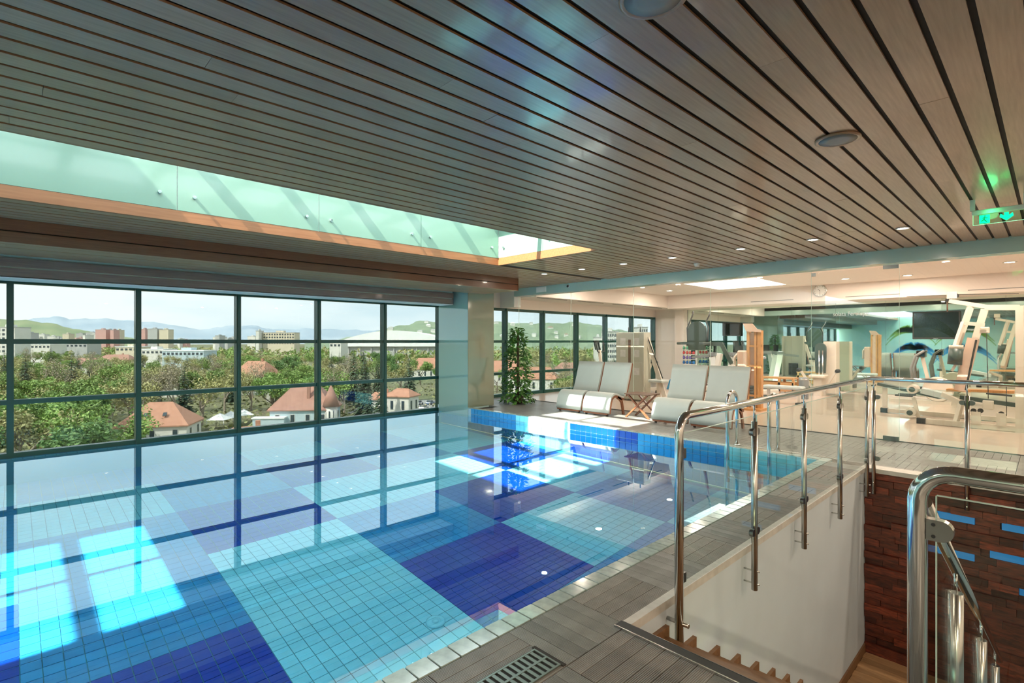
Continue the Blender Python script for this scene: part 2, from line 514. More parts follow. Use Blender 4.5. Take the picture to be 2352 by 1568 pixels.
for c in 'CMD':
    w = MB()
    for x in [-3.30 + T / 2 + T * k for k in range(-58, 10)]:
        if x < XW + .1 or x > XN - 0.02 or tilecol(x, 0, True) != c: continue
        for r in range(0 if x < -9.14 else 3, 15):
            if x < -9.14 and r < 2: continue
            z = -0.065 - T * r
            if z - 0.06 < ZP: continue
            w.add([(x - .0565, YF - .003, z - .0565), (x + .0565, YF - .003, z - .0565), (x + .0565, YF - .003, z + .0565), (x - .0565, YF - .003, z + .0565),
                   (x - .0565, YF + .006, z - .0565), (x + .0565, YF + .006, z - .0565), (x + .0565, YF + .006, z + .0565), (x - .0565, YF + .006, z + .0565)],
                  [(0, 1, 2, 3), (1, 0, 4, 5), (2, 1, 5, 6), (3, 2, 6, 7), (0, 3, 7, 4)])
    tag(w.build('wall_tiles', 't' + c, pool), kind='stuff')
# tiled ledge under the windows, just below the water
led = MB().box(XW + 0.05, XW + 0.16, YBK, YF, ZP, ZW - 0.06).build('overflow_ledge', 'grout', pool)
lm = MB().box(-0.05, 0.05, -0.0568, 0.0568, 0, 0.012).mesh('ledge_tile', 'tC')
for k in range(64):
    inst(lm, 'ledge_tile', led, (XW + 0.105, YF - 0.06 - T * k, ZW - 0.06))
# inlet in the pool floor
r_ = MB(off=(0, 0, 0)).lathe([(0.085, 0.002), (0.085, 0.012), (0.07, 0.02), (0.045, 0.02), (0.042, 0.014), (0.03, 0.014), (0.028, 0.022), (0.005, 0.024)], n=24)
inl = inst(r_.mesh('pool_inlet', 'tC'), 'pool_inlet', None, (-3.72, 2.65, ZP + 0.004))
tag(inl, 'round pale inlet fitting set in the light cyan pool floor', 'drain')
for o in [pool] + list(pool.children_recursive):
    o.cycles.is_caustics_receiver = True
wm = bpy.data.meshes.new('pool_water')
wm.from_pydata([(XW - 0.02, YBK + 0.02, ZW), (XN + 0.02, YBK + 0.02, ZW), (XN + 0.02, YF + 0.02, ZW), (XW - 0.02, YF + 0.02, ZW)], [], [(0, 1, 2, 3)])
wm.materials.append(M['water'])
wm.polygons[0].use_smooth = True
wo = struct(inst(wm, 'pool_water'), 'still clear water filling the swimming pool', 'water')
wo.cycles.is_caustics_caster = True

# --- coping
cop = struct(MB().box(XN + 0.03, -1.955, YBK, YF + 0.12, -0.14, -0.022).build('pool_kerb', 'grout'), 'pale stone kerb tiles along the pool edge', 'kerb')
MB().box(-9.16, XN + 0.03, YF + 0.03, YF + 0.115, -0.14, -0.022).build('kerb_bed', 'grout', cop)
cme = MB().bevbox(-0.058, 0.058, -0.0568, 0.0568, -0.022, 0.002, 0.003).mesh('coping_tile', 'coping')
y = 7.36
while y > -3:
    inst(cme, 'coping_tile', cop, (-2.012, y, 0)); y -= T
x = -2.012
while x > -9.15:
    inst(cme, 'coping_tile', cop, (x, 7.48, 0)); x -= T

# --- deck of composite boards in square tiles
deck = struct(MB().box(XW, XR, YF + 0.12, YG, -0.2, -0.03).build('floor', 'subfloor'), 'grey grooved composite pool deck laid in square tiles', 'floor')
w = MB()
w.box(-1.955, -1.62, YBK, YF + 0.12, -0.2, -0.03)
w.box(-1.62, XR, YBK, 2.29, -0.2, -0.03)
w.box(1.0, XR, 2.29, YF + 0.12, -0.2, -0.03)
w.box(-1.62, 1.0, 7.42, YF + 0.12, -0.2, -0.03)
w.build('deck_base', 'subfloor', deck)
BW = 0.0833
def ridged(L, wd):
    """one deck board along +x with narrow ridges across its width"""
    w = MB(); n = 9; g = (wd - 0.004) / n
    prof = []
    for k in range(n):
        a = -wd / 2 + 0.002 + k * g
        prof += [(a, -0.003), (a + g * .2, 0.0), (a + g * .8, 0.0), (a + g * .98, -0.003)]
    poly = [(-wd / 2 + 0.002, -0.028)] + prof + [(wd / 2 - 0.002, -0.028)]
    w.prism(poly[::-1], 'x', 0, L)
    return w
def plainboards(L, n, wd):
    w = MB()
    for k in range(n):
        w.box(0.002, L - 0.002, k * wd + 0.002, (k + 1) * wd - 0.002, -0.028, 0.0)
    return w
mcache = {}
def deck_tile(x0, x1, y0, y1, along, fine):
    """along: 'x' or 'y' = direction the boards run"""
    sx, sy = x1 - x0, y1 - y0
    L, wid = (sx, sy) if along == 'x' else (sy, sx)
    n = max(1, round(wid / BW)); wd = wid / n
    rot = (0, 0, 0) if along == 'x' else (0, 0, PI / 2)
    org = (x0, y0, 0) if along == 'x' else (x1, y0, 0)
    if not fine:
        key = ('p', round(L, 3), n, round(wd, 4))
        if key not in mcache:
            mcache[key] = plainboards(L, n, wd).mesh('deck_tile', 'board')
        inst(mcache[key], 'deck_tile', deck, org, rot)
        return
    e = MB().box(0, L, 0, wid, -0.032, -0.029).mesh('deck_tile', 'subfloor')
    t = inst(e, 'deck_tile', deck, org, rot)
    key = ('r', round(L, 3), round(wd, 4))
    if key not in mcache:
        mcache[key] = ridged(L - 0.004, wd).mesh('board', 'board')
    for k in range(n):
        inst(mcache[key], 'board', t, (0.002, (k + 0.5) * wd, 0))
k = 0
yy = [2.345 + 0.5 * i for i in range(-6, 11)]                        # strip beside the pool
for i, y in enumerate(yy):
    if y > 7.2: break
    deck_tile(-1.948, -1.602 if y > 2.3 else -1.562, y, min(y + 0.5, 7.535), 'y' if i % 2 == 0 else 'x', y < 5)
xs2 = [-1.56 + 0.5 * i for i in range(11)]
for j, x in enumerate(xs2):                                           # landing in front of the stairs
    if x > 3.4: break
    for i, y in enumerate([2.345 - 0.5 * q for q in range(1, 7)]):
        if j <= 2 and i == 0:
            deck_tile(x, x + 0.5, y, 2.285, 'y' if (i + j) % 2 == 0 else 'x', True)
        else:
            deck_tile(x, x + 0.5, y, y + 0.5 if i else 2.285, 'y' if (i + j) % 2 == 0 else 'x', j < 2 and i < 3)
for j in range(28):                                                   # beyond the pool
    x = -10.30 + 0.5 * j
    if x + 0.5 > XR: break
    for i in range(4):
        y = 7.545 + 0.5 * i
        y1 = min(y + 0.5, 9.56)
        if x < -9.2 and y < 8.0: continue
        deck_tile(x, x + 0.5, y, y1, 'x' if (i + j) % 2 else 'y', False)

# --- stairwell
sh = struct(MB().box(-1.90, -1.57, 2.33, 7.40, -2.35, -0.045).build('wall_stairwell', 'shaftwhite'), 'plain white wall lining the stairwell below the deck', 'wall')
MB().box(-1.598, -1.548, 2.30, 7.37, -0.046, 0.004).build('edge_trim', 'edge', sh)
MB().box(-1.57, -1.553, 5.7, 7.36, -2.2, -2.10).build('skirting', 'stairwood', sh)
saw = [(2.36, -0.15)]
for i in range(10):
    yb = 2.75 + 0.333 * i
    saw += [(yb, -0.15 - 0.195 * i), (yb, -0.345 - 0.195 * i)]
saw += [(6.05, -2.1), (6.05, -2.2), (5.6, -2.2), (2.36, -0.42)]
saw = saw[::-1]
MB().prism(saw, 'x', -1.575, -1.545).build('saw_tooth_string', 'stairwood', sh)
w = MB()
w.box(-0.34, 1.0, 2.22, 2.30, -2.2, -0.03); w.box(1.0, 1.1, 2.22, 7.4, -2.35, -0.03)
tag(struct(w.build('wall_stairwell_right', 'shaftwhite'), 'white stairwell wall under the landing', 'wall'))
st = struct(MB().box(-1.56, -0.36, 2.30, 2.325, -0.30, -0.04).build('stairs', 'stairwood'), 'brown wooden stairs leading down beside the pool', 'stairs')
for i in range(1, 11):
    y = 2.42 + 0.333 * (i - 1)
    t = MB().bevbox(-1.545, -0.36, y - 0.10, y + 0.30, -0.195 * i - 0.04, -0.195 * i, 0.006).build('tread', 'stairwood', st)
    MB().box(-1.545, -0.36, y - 0.098, y - 0.06, -0.195 * i, -0.195 * i + 0.006).build('grip_strip', 'rubber', t)
w = MB(); w.prism([(2.30, -0.3), (2.30, -0.75), (5.35, -2.2), (5.85, -2.2)], 'x', -0.40, -0.35); w.build('string_board', 'stairwood', st)
MB().box(-1.60, -0.33, 2.287, 2.345, -0.045, 0.010).build('nosing', 'rubber', st)
MB().box(-1.60, -0.33, 2.3455, 2.349, -0.02, 0.011).build('nosing_lip', 'clamp', st)
MB().box(-1.60, -0.33, 2.279, 2.2865, -0.02, 0.013).build('nosing_lip', 'steel', st)
lf = struct(MB().box(-1.6, 1.0, 2.3, 7.45, -2.35, -2.22).build('floor_lower', 'subfloor'), 'oak boarded floor at the foot of the stairs', 'floor')
for i in range(15):
    y = 5.70 + 0.115 * i
    x = -1.55 - (0.4 if i % 2 else 0.0)
    while x < 1.0:
        MB().box(max(x, -1.553), min(x + 0.9, 0.99), y, y + 0.112, -2.22, -2.20).build('floor_plank', 'parquet', lf)
        x += 0.903
    # boards run across the landing
br = struct(MB().box(-1.60, 1.0, 7.39, 7.54, -2.35, -0.05).build('wall_timber', 'black'), 'dark red wall of stacked uneven timber blocks in the stairwell', 'wall')
MB().box(-1.60, 1.0, 7.33, 7.545, -0.05, 0.0).build('floor_edge', 'edge', br)
bl = [(-0.89, -0.58, -0.39), (-1.0, -0.58, -0.77), (-0.37, -0.05, -0.42), (-0.38, -0.02, -0.60), (-0.46, -0.08, -0.70), (-0.24, 0.1, -1.05)]
rng = random.Random(3)
z = -0.055; rowi = 0
bh = 0.078
while z > -2.18:
    z0 = z - bh
    x = -1.565 - rng.uniform(0, 0.25)
    while x < 0.98:
        L = rng.choice([0.18, 0.26, 0.34, 0.42, 0.5])
        a, b = max(x, -1.565), min(x + L, 0.99)
        if b - a > 0.04:
            blue = None
            for (p, q, zz) in bl:
                if z0 <= zz < z and a < (p + q) / 2 < b:
                    blue = (p, q)
            dpt = rng.uniform(0.0, 0.055)
            if blue:
                MB().box(blue[0], blue[1], 7.35, 7.40, z0 + 0.004, z - 0.002).build('brick', 'bluelit', br)
                if blue[0] - a > 0.05: MB().box(a, blue[0] - .004, 7.375 - dpt, 7.41, z0 + 0.003, z).build('brick', 'brick', br)
                if b - blue[1] > 0.05: MB().box(blue[1] + .004, b, 7.375 - dpt * .5, 7.41, z0 + 0.003, z).build('brick', 'brick', br)
            else:
                MB().box(a, b - 0.003, 7.375 - dpt, 7.41, z0 + 0.003, z).build('brick', 'brick', br)
        x += L
    z = z0

# --- pool ceiling: boards with open joints
ceil = MB()
ceil.box(-4.66, XR, YBK, YG + 0.1, 2.884, 3.06)
ceil.box(XW - 0.2, -7.0, YBK, YG + 0.1, 2.884, 3.06)
ceil.box(-7.0, -4.66, 6.40, YG + 0.1, 2.884, 3.06)
ceil = struct(ceil.build('ceiling', 'black'), 'long brown timber boards with open dark joints on the pool ceiling', 'ceiling')
PW, PG = 0.1603, 0.027
rngp = random.Random(11)
def plank(x0, x1, y0, y1, z, parent, m='plank', name='plank'):
    cuts = [y0]
    y = y0 + rngp.uniform(1.2, 5.0)
    while y < y1 - 1.0:
        cuts.append(y); y += rngp.uniform(3.2, 5.0)
    cuts.append(y1)
    for a, b in zip(cuts[:-1], cuts[1:]):
        L = b - a
        me = MB().box(-(x1 - x0) / 2, (x1 - x0) / 2, 0.0008, L - 0.0008, 0, 0.011).mesh(name, m)
        inst(me, name, parent, ((x0 + x1) / 2, a, z + rngp.uniform(-0.0012, 0.0012)))
k = -27
while True:
    g = -0.392 - PW * k
    a, b = g - PW + PG / 2, g - PG / 2
    k += 1
    if a < -10.3: break
    a = max(a, -10.3)
    if b <= -8.06 + 0.03:
        plank(a, b, 7.93, YG - 0.13, ZC, ceil)
    elif a < -6.93 + 0.12 or a > -4.80:
        if a < -6.80 and b > -6.93:
            b = -6.94
        if a > -4.80:
            a = max(a, -4.73)
        if b - a > 0.02:
            plank(a, b, YBK, YG - 0.13, ZC, ceil)
    else:
        plank(a, b, 6.32, YG - 0.13, ZC, ceil)

# --- dropped timber box along the windows
drop = struct(MB().box(-9.22, -8.07, YBK, 7.90, 2.615, 2.884).build('ceiling_box', 'black'), 'dropped red brown timber ceiling box along the window side', 'ceiling')
for z0, z1 in ((2.605, 2.725), (2.74, 2.868)):
    o = MB().box(-8.07, -8.045, YBK, 7.91, z0, z1).build('fascia_board', 'plank_red', drop)
MB().box(-9.22, -8.045, 7.90, 7.915, 2.605, 2.868).build('end_board', 'plank_red', drop)
x = -8.05
while x - 0.14 > -9.25:
    plank(x - 0.143, x - 0.004, YBK, 7.91, 2.602, drop, 'plank')
    x -= 0.1465
pel = struct(MB().box(-9.98, -9.50, YBK, 7.235, 2.355, 2.884).build('ceiling_pelmet', 'teal'), 'grey brown timber blind box above the pool windows', 'ceiling')
for z0, z1 in ((2.345, 2.465), (2.485, 2.60)):
    MB().box(-9.50, -9.48, YBK, 7.24, z0, z1).build('fascia_board', 'plank_dark', pel)
MB().box(-9.985, -9.48, 7.235, 7.25, 2.345, 2.60).build('end_board', 'plank_dark', pel)
MB().box(-9.98, -9.48, YBK, 7.24, 2.335, 2.355).build('underside', 'white', pel)
wl = struct(MB().box(XW - 0.12, XW + 0.05, YBK, 8.19, 2.40, 2.884).build('wall_left', 'teal'), 'teal clad wall band above the pool windows', 'wall')
MB().box(XW - 0.12, XW + 0.03, 8.19, YB + .1, 2.40, 3.1).build('fitness_room_band', 'warmwhite', wl)

# --- pillar clad in glass
colm = struct(MB().box(XW + 0.05, -9.165, YF + 0.005, 8.185, ZP, 2.884).build('pillar', 'teal'), 'square pillar clad in glossy pale green glass at the pool corner', 'pillar')
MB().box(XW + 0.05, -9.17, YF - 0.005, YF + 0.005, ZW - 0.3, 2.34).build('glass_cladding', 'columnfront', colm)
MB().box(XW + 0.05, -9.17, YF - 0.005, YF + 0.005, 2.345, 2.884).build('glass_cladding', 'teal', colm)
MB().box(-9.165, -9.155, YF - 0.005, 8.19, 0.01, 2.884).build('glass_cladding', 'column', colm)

# --- skylight well
sky = struct(MB().box(-6.97, -6.92, YBK, 6.35, 2.87, 2.995).build('trim_1', 'trimwood'), 'orange timber trim lining the skylight opening', 'trim')
MB().box(-4.74, -4.69, YBK, 6.35, 2.87, 2.995).build('trim_board', 'trimwood', sky)
MB().box(-6.92, -4.74, 6.30, 6.35, 2.87, 2.995).build('trim_board', 'trimwood', sky)
s2 = struct(MB().box(-7.0, -6.93, YBK, 6.40, 2.995, 3.76).build('wall_skylight', 'white'), 'pale green frosted glass wall of the skylight well', 'wall')
MB().box(-4.73, -4.66, YBK, 6.40, 2.995, 3.76).build('well_backing', 'white', s2)
MB().box(-6.93, -4.73, 6.32, 6.40, 2.995, 3.76).build('well_backing', 'white', s2)
ys3 = [6.30 - 1.65 * k for k in range(9)]
for a, b in zip(ys3[1:], ys3[:-1]):
    a = max(a, YBK)
    if b - a < 0.1: continue
    p = MB().box(-6.93, -6.918, a + 0.004, b - 0.004, 2.998, 3.76).build('frosted_panel', 'frost', s2)
    for y in (a + 0.17, b - 0.17):
        q = MB().cyl((-6.918, y, 3.17), (-6.885, y, 3.17), 0.018, 12).build('stud', 'chrome', p)
    p = MB().box(-4.742, -4.73, a + 0.004, b - 0.004, 2.998, 3.76).build('frosted_panel', 'frost', s2)
for a, b in ((-6.915, -5.83), (-5.83, -4.745)):
    p = MB().box(a + 0.004, b - 0.004, 6.30, 6.312, 2.998, 3.76).build('frosted_panel', 'frost', s2)
    MB().cyl((a + 0.15, 6.30, 3.17), (a + 0.15, 6.27, 3.17), 0.018, 12).build('stud', 'chrome', p)
sg = struct(MB().box(-5.87, -5.79, YBK, 6.36, 3.72, 3.80).build('window_3', 'frame'), 'glazed rooflight over the pool with cross bars', 'window')
y = 1.33 - 0.93 * 9
while y < 6.4:
    if y > YBK: MB().box(-6.93, -4.73, y, y + 0.12, 3.72, 3.80).build('glazing_bar', 'frame', sg)
    y += 0.93
y = 1.33 - 0.93 * 8
while y < 6.3:
    for a, b in ((-6.93, -5.87), (-5.79, -4.73)):
        MB().box(a, b, max(y + 0.12, YBK), min(y + 0.93, 6.36), 3.765, 3.772).build('pane', 'skyglass', sg)
    y += 0.93
rf = struct(MB().box(-8.6, -3.0, -3.72, -2.0, 3.95, 6.4).build('roof_shade_box', 'white'), 'pale unseen box added over the rooflight to shade part of it', 'roof')  # added box out of view, shades the skylight well and pool floor
MB().box(-8.8, -2.8, -3.75, -1.9, 6.4, 6.5).build('shade_box_cap', 'white', rf)
for x in (-8.4, -7.4, -4.2, -3.2):
    MB().box(x - .15, x + .15, -3.4, -2.2, 3.06, 3.95).build('shade_box_leg', 'white', rf)

# --- header, glass partition
hd = struct(MB().box(-9.76, XR, 9.44, 9.68, 2.685, 2.884).build('trim_2', 'teal'), 'teal glass clad header beam above the glass partition', 'trim')
MB().box(-9.76, XR, 9.445, 9.70, 2.672, 2.685).build('underside_strip', 'teal', hd)
MB().box(XW, -9.76, 9.44, 9.70, 2.40, 2.884).build('white_return', 'white', hd)
gw = struct(MB().box(-9.71, XR, YG - 0.012, YG + 0.012, 0.0, 0.012).build('wall_glass', 'clamp'), 'frameless clear glass partition between pool and fitness room', 'wall')
jx = [-9.71, -7.95, -6.22, -4.52, -2.79, -1.60, 0.1, 1.8, 3.5]
for i, (a, b) in enumerate(zip(jx[:-1], jx[1:])):
    nm = 'glass_door' if i == 4 else 'glass_panel'
    p = MB().box(a + 0.003, b - 0.003, YG - 0.006, YG + 0.006, 0.012, 2.672 if i != 4 else 2.63).build(nm, 'glass', gw)
    MB().box(a + 0.001, a + 0.003, YG - 0.006, YG + 0.006, 0.012, 2.66).build('glass_edge', 'glassedge', p)
    if i == 4:
        for z0, z1 in ((2.60, 2.655), (0.012, 0.07)):
            MB().box(b - 0.20, b - 0.004, YG - 0.016, YG + 0.016, z0, z1).build('pivot_clamp', 'clamp', p)
        MB().box(a + 0.01, a + 0.07, YG - 0.014, YG + 0.014, 2.575, 2.63).build('pivot_clamp', 'clamp', p)

# --- fitness room shell
fl = struct(MB().box(XW, XR, YG + 0.012, YB + 0.1, -0.2, 0.0).build('floor_fitness', 'gymfloor'), 'pale beige sports floor of the fitness room', 'floor')
ZG = 3.07
w = MB()
w.box(-9.2, -7.0, YG + .1, YB + .1, ZG, ZG + .1); w.box(-5.1, XR, YG + .1, YB + .1, ZG, ZG + .1)
w.box(-7.0, -5.1, YG + .1, 13.2, ZG, ZG + .1); w.box(-7.0, -5.1, 15.4, YB + .1, ZG, ZG + .1)
cg = struct(w.build('ceiling_fitness', 'warmwhite'), 'warm white plaster ceiling of the fitness room', 'ceiling')
w = MB()
ZH = ZG + .1
w.box(-7.08, -7.0, 13.1, 15.5, ZH, 3.9); w.box(-5.1, -5.02, 13.1, 15.5, ZH, 3.9)
w.box(-7.0, -5.1, 13.1, 13.2, ZH, 3.9); w.box(-7.0, -5.1, 15.4, 15.5, ZH, 3.9)
w.build('light_well', 'white', cg)
MB().box(-7.0, -5.1, 13.2, 15.4, 3.85, 3.86).build('rooflight_pane', 'skyglass', cg)
MB().box(XW, -9.2, YG + 0.12, YB + .1, 2.66, 3.12).build('window_bulkhead', 'warmwhite', cg)
slot = MB().box(-0.02, 0.02, -0.6, 0.6, -0.004, 0.004).mesh('slot_diffuser', 'black')
for y in (10.6, 12.3, 14.0, 15.7):
    inst(slot, 'slot_diffuser', cg, (-9.45, y, 2.658))
bm = struct(MB().box(-9.2, XR, 16.25, YB, 2.62, ZG).build('beam', 'warmwhite'), 'deep white ceiling beam across the mirrored wall', 'beam')
for x in (-6.4, -3.9, -1.4):
    MB().box(x, x + 1.2, 16.242, 16.25, 2.70, 2.715).build('slot_diffuser', 'greyplastic', bm)
wb = struct(MB().box(XW - 0.12, XR, YB + 0.012, YB + 0.15, -0.2, 3.2).build('wall_back', 'warmwhite'), 'white far wall of the fitness room', 'wall')
wmr = struct(MB().box(-9.02, XR, YB + 0.006, YB + 0.012, 0.06, 2.62).build('wall_mirror', 'clamp'), 'green tinted mirror panels covering the fitness room wall', 'wall')
mx_ = [-9.0, -7.9, -6.78, -5.58, -4.40, -3.19, -2.0, -0.8, 0.4, 1.6, 2.8, 4.0]
for a, b in zip(mx_[:-1], mx_[1:]):
    MB().box(a + 0.002, b - 0.002, YB - 0.002, YB + 0.006, 0.06, 2.62).build('mirror_panel', 'mirror', wmr)
struct(MB().box(-9.35, -9.02, YB - 0.28, YB + 0.012, 0, 2.66).build('trim_3', 'warmwhite'), 'white pilaster at the end of the mirrored wall', 'trim')
# --- walls behind the camera (seen in the mirror)
M['tealwall'] = mat('turquoise_wall_paint', (0.52, 0.74, 0.66), 0.6)
wr = struct(MB().box(XR, XR + 0.1, YBK, YB + .1, -0.2, 3.2).build('wall_right', 'warmwhite'), 'plain pale wall on the stair side', 'wall')
wbk = struct(MB().box(XW - .12, XR + .1, YBK - 0.1, YBK, ZP, 3.1).build('wall_pool_end', 'tealwall'), 'turquoise end wall of the pool hall with painted palms', 'wall')
M['palmgreen'] = mat('palm_green_paint', (0.22, 0.38, 0.05), 0.7)
M['palmblue'] = mat('palm_blue_paint', (0.02, 0.28, 0.62), 0.7)
rng = random.Random(5)
for (cx, cz, r, m) in ((-6.3, 2.2, 1.3, 'palmgreen'), (-6.1, 1.1, 1.4, 'palmblue'), (-3.7, 2.2, 1.4, 'palmgreen'), (-3.7, 1.1, 1.5, 'palmblue')):
    w = MB()
    for q in range(11):
        a = PI * (0.02 + 0.096 * q) + rng.uniform(-.06, .06)
        pts = []
        for s in range(7):
            t = s / 6
            pts.append((cx + math.cos(a) * r * t, cz + math.sin(a) * r * t * .8 - r * .75 * t * t))
        for s in range(6):
            wd = 0.17 * (1 - s / 6.5)
            (x0, z0), (x1, z1) = pts[s], pts[s + 1]
            w.add([(x0, YBK + .004, z0 - wd), (x1, YBK + .004, z1 - wd * .8), (x1, YBK + .004, z1 + wd * .8), (x0, YBK + .004, z0 + wd)], [(0, 1, 2, 3)])
    w.build('painted_palm', m, wbk)
# ------------------------------------------------------------------ guard rails
def bend(p0, p1, p2, r, n=7):
    """polyline p0-p1-p2 with the corner rounded at radius r"""
    p0, p1, p2 = Vector(p0), Vector(p1), Vector(p2)
    a = (p0 - p1).normalized(); b = (p2 - p1).normalized()
    ang = a.angle(b); d = r / math.tan(ang / 2)
    s, e = p1 + a * d, p1 + b * d
    c = p1 + (a + b).normalized() * (r / math.sin(ang / 2))
    out = [p0, s]
    va, vb = s - c, e - c
    th = va.angle(vb)
    for i in range(1, n):
        t = i / n
        out.append(c + (va * math.sin((1 - t) * th) + vb * math.sin(t * th)) / math.sin(th))
    return out + [e, p2]

HR = 1.065
RT = 0.0255
def clampmesh():
    w = MB()
    prof = [(0, -0.028), (0.028, -0.028)] + [(0.028 + 0.028 * math.sin(PI * k / 8), -0.028 * math.cos(PI * k / 8)) for k in range(1, 8)] + [(0.028, 0.028), (0, 0.028)]
    w.prism(prof, 'y', -0.014, 0.014)
    return w
CL = None
def post(parent, x, y, along, zt=HR, zb=-0.29, ztop=None, sides=(1, -1), pins=True, wall=-1):
    """rail post; along = direction of the rail (unit x or y); parts local to parent at world origin"""
    w = MB()
    w.cyl((x, y, zb), (x, y, zt - 0.14), 0.0215, 14)
    p = w.build('post', 'steel', parent)
    MB().cyl((x, y, zt - 0.14), (x, y, zt - 0.02), 0.008, 10).build('stem', 'chrome', p)
    d = Vector((1, 0, 0)) if along == 'x' else Vector((0, 1, 0))
    nrm = Vector((0, 1, 0)) if along == 'x' else Vector((1, 0, 0))
    for s in sides:
        for z in (zt - 0.215 , zt - 0.935):
            w = MB()
            c = Vector((x, y, z)) + d * s * 0.02
            prof = [(0, -0.026), (0.02, -0.026)] + [(0.02 + 0.026 * math.sin(PI * k / 8), -0.026 * math.cos(PI * k / 8)) for k in range(1, 8)] + [(0.02, 0.026), (0, 0.026)]
            vs0 = [c + d * s * q[0] + Vector((0, 0, q[1])) - nrm * 0.014 for q in prof]
            vs1 = [v + nrm * 0.028 for v in vs0]
            n = len(prof)
            fs = [tuple(range(n - 1, -1, -1)), tuple(range(n, 2 * n))] + [(i, (i + 1) % n, n + (i + 1) % n, n + i) for i in range(n)]
            w.add(vs0 + vs1, fs)
            w.build('glass_clamp', 'clamp', p)
    if pins:
        for z in (zb + 0.045, zb + 0.135):
            q = nrm * wall
            MB().cyl(Vector((x, y, z)) - q * 0.035, Vector((x, y, z)) + q * 0.075, 0.006, 8).build('fixing_pin', 'steel', p)
    return p

rail = thing('glass_railing', 'steel and glass railing running beside the pool above the stairwell', 'railing', (0, 0, 0))
XRl = -1.495
ps = [2.77, 3.86, 4.94, 6.03, 7.13]
MB().tube(bend((XRl, 2.77, -0.42), (XRl, 2.77, HR), (XRl, 7.20, HR), 0.10), RT, 16).build('handrail', 'chrome', rail)
for y in ps[1:]:
    post(rail, XRl, y, 'y', sides=(1, -1) if y < 7 else (-1,))
for z in (HR - 0.215, HR - 0.935):
    w = MB(); w.box(XRl - 0.013, XRl + 0.013, 2.79, 2.83, z - 0.028, z + 0.028); w.build('glass_clamp', 'clamp', rail)
MB().cyl((XRl - 0.075, 2.77, -0.12), (XRl + 0.06, 2.77, -0.12), 0.012, 10).build('fixing_pin', 'steel', rail)
for a, b in zip(ps[:-1], ps[1:]):
    p = MB().box(XRl - 0.005, XRl + 0.005, a + 0.035, b - 0.028, 0.065, 0.965).build('glass_panel', 'railglass', rail)
    MB().box(XRl - 0.0052, XRl + 0.0052, a + 0.035, b - 0.028, 0.9652, 0.968).build('glass_edge', 'glassedge', p)
    MB().box(XRl - 0.0052, XRl + 0.0052, a + 0.033, a + 0.0352, 0.065, 0.965).build('glass_edge', 'glassedge', p)

rail2 = thing('glass_railing', 'steel and glass railing along the far side of the stairwell', 'railing', (0, 0, 0))
YR2 = 7.30
MB().tube([(-1.50, YR2, HR), (1.0, YR2, HR)], RT, 16).build('handrail', 'chrome', rail2)
xs_ = [-1.465, -0.635, 0.2, 1.0]
for x in xs_:
    post(rail2, x, YR2, 'x', sides=(1, -1) if x > -1.3 else (1,), wall=1)
for a, b in zip(xs_[:-1], xs_[1:]):
    p = MB().box(a + 0.03, b - 0.03, YR2 - 0.005, YR2 + 0.005, 0.065, 0.965).build('glass_panel', 'railglass', rail2)
    MB().box(a + 0.03, b - 0.03, YR2 - 0.0052, YR2 + 0.0052, 0.9652, 0.968).build('glass_edge', 'glassedge', p)

rail3 = thing('glass_railing', 'near railing with thick bent steel tube guarding the stair head', 'railing', (0, 0, 0))
X3, Y3 = -0.312, 2.16
MB().tube(bend((X3, Y3, -0.30), (X3, Y3, 1.075), (1.1, Y3, 1.075), 0.095), 0.0275, 20).build('handrail', 'chrome', rail3)
p = MB().box(X3 + 0.05, 1.05, Y3 - 0.005, Y3 + 0.005, 0.05, 1.0).build('glass_panel', 'railglass', rail3)
MB().box(X3 + 0.05, 1.05, Y3 - 0.0052, Y3 + 0.0052, 1.0002, 1.003).build('glass_edge', 'glassedge', p)
MB().box(X3 + 0.047, X3 + 0.0502, Y3 - 0.0052, Y3 + 0.0052, 0.05, 1.0).build('glass_edge', 'glassedge', p)
for z in (0.89, 0.16):
    w = MB()
    prof = [(X3 + 0.024, z - 0.034), (X3 + 0.06, z - 0.034)] + [(X3 + 0.06 + 0.034 * math.sin(PI * k / 10), z - 0.034 * math.cos(PI * k / 10)) for k in range(1, 10)] + [(X3 + 0.06, z + 0.034), (X3 + 0.024, z + 0.034)]
    w.prism(prof, 'y', Y3 - 0.017, Y3 + 0.017)
    c = w.build('glass_clamp', 'steel', rail3)
    for dz in (-0.019, 0.019):
        MB().cyl((X3 + 0.043, Y3 - 0.0185, z + dz), (X3 + 0.043, Y3 - 0.0165, z + dz), 0.006, 8).build('screw', 'rubber', c)

rail4 = thing('stair_railing', 'sloping steel handrail going down the stairs', 'railing', (0, 0, 0))
def sz(y): return 0.915 - 0.575 * (y - 2.43)
X4 = -0.335
MB().tube([(X4, 2.45, sz(2.45)), (X4, 6.35, sz(6.35))], 0.0255, 14).build('handrail', 'chrome', rail4)
for y in (3.36, 4.66, 5.84):
    p = MB().cyl((X4, y, sz(y) - 1.02), (X4, y, sz(y) - 0.12), 0.031, 16).build('post', 'steel', rail4)
    MB().cyl((X4, y, sz(y) - 0.12), (X4, y, sz(y) - 0.02), 0.008, 10).build('stem', 'chrome', p)
    MB().bevbox(X4 - 0.03, X4 - 0.018, y - 0.016, y + 0.016, sz(y) - 0.36, sz(y) - 0.30, 0.004).build('glass_clamp', 'steel', p)
for a, b in ((2.46, 3.33), (3.39, 4.63), (4.69, 5.81)):
    MB().prism([(a, sz(a) - 0.95), (b, sz(b) - 0.95), (b, sz(b) - 0.10), (a, sz(a) - 0.10)], 'x', X4 - 0.005, X4 + 0.005).build('glass_panel', 'railglass', rail4)

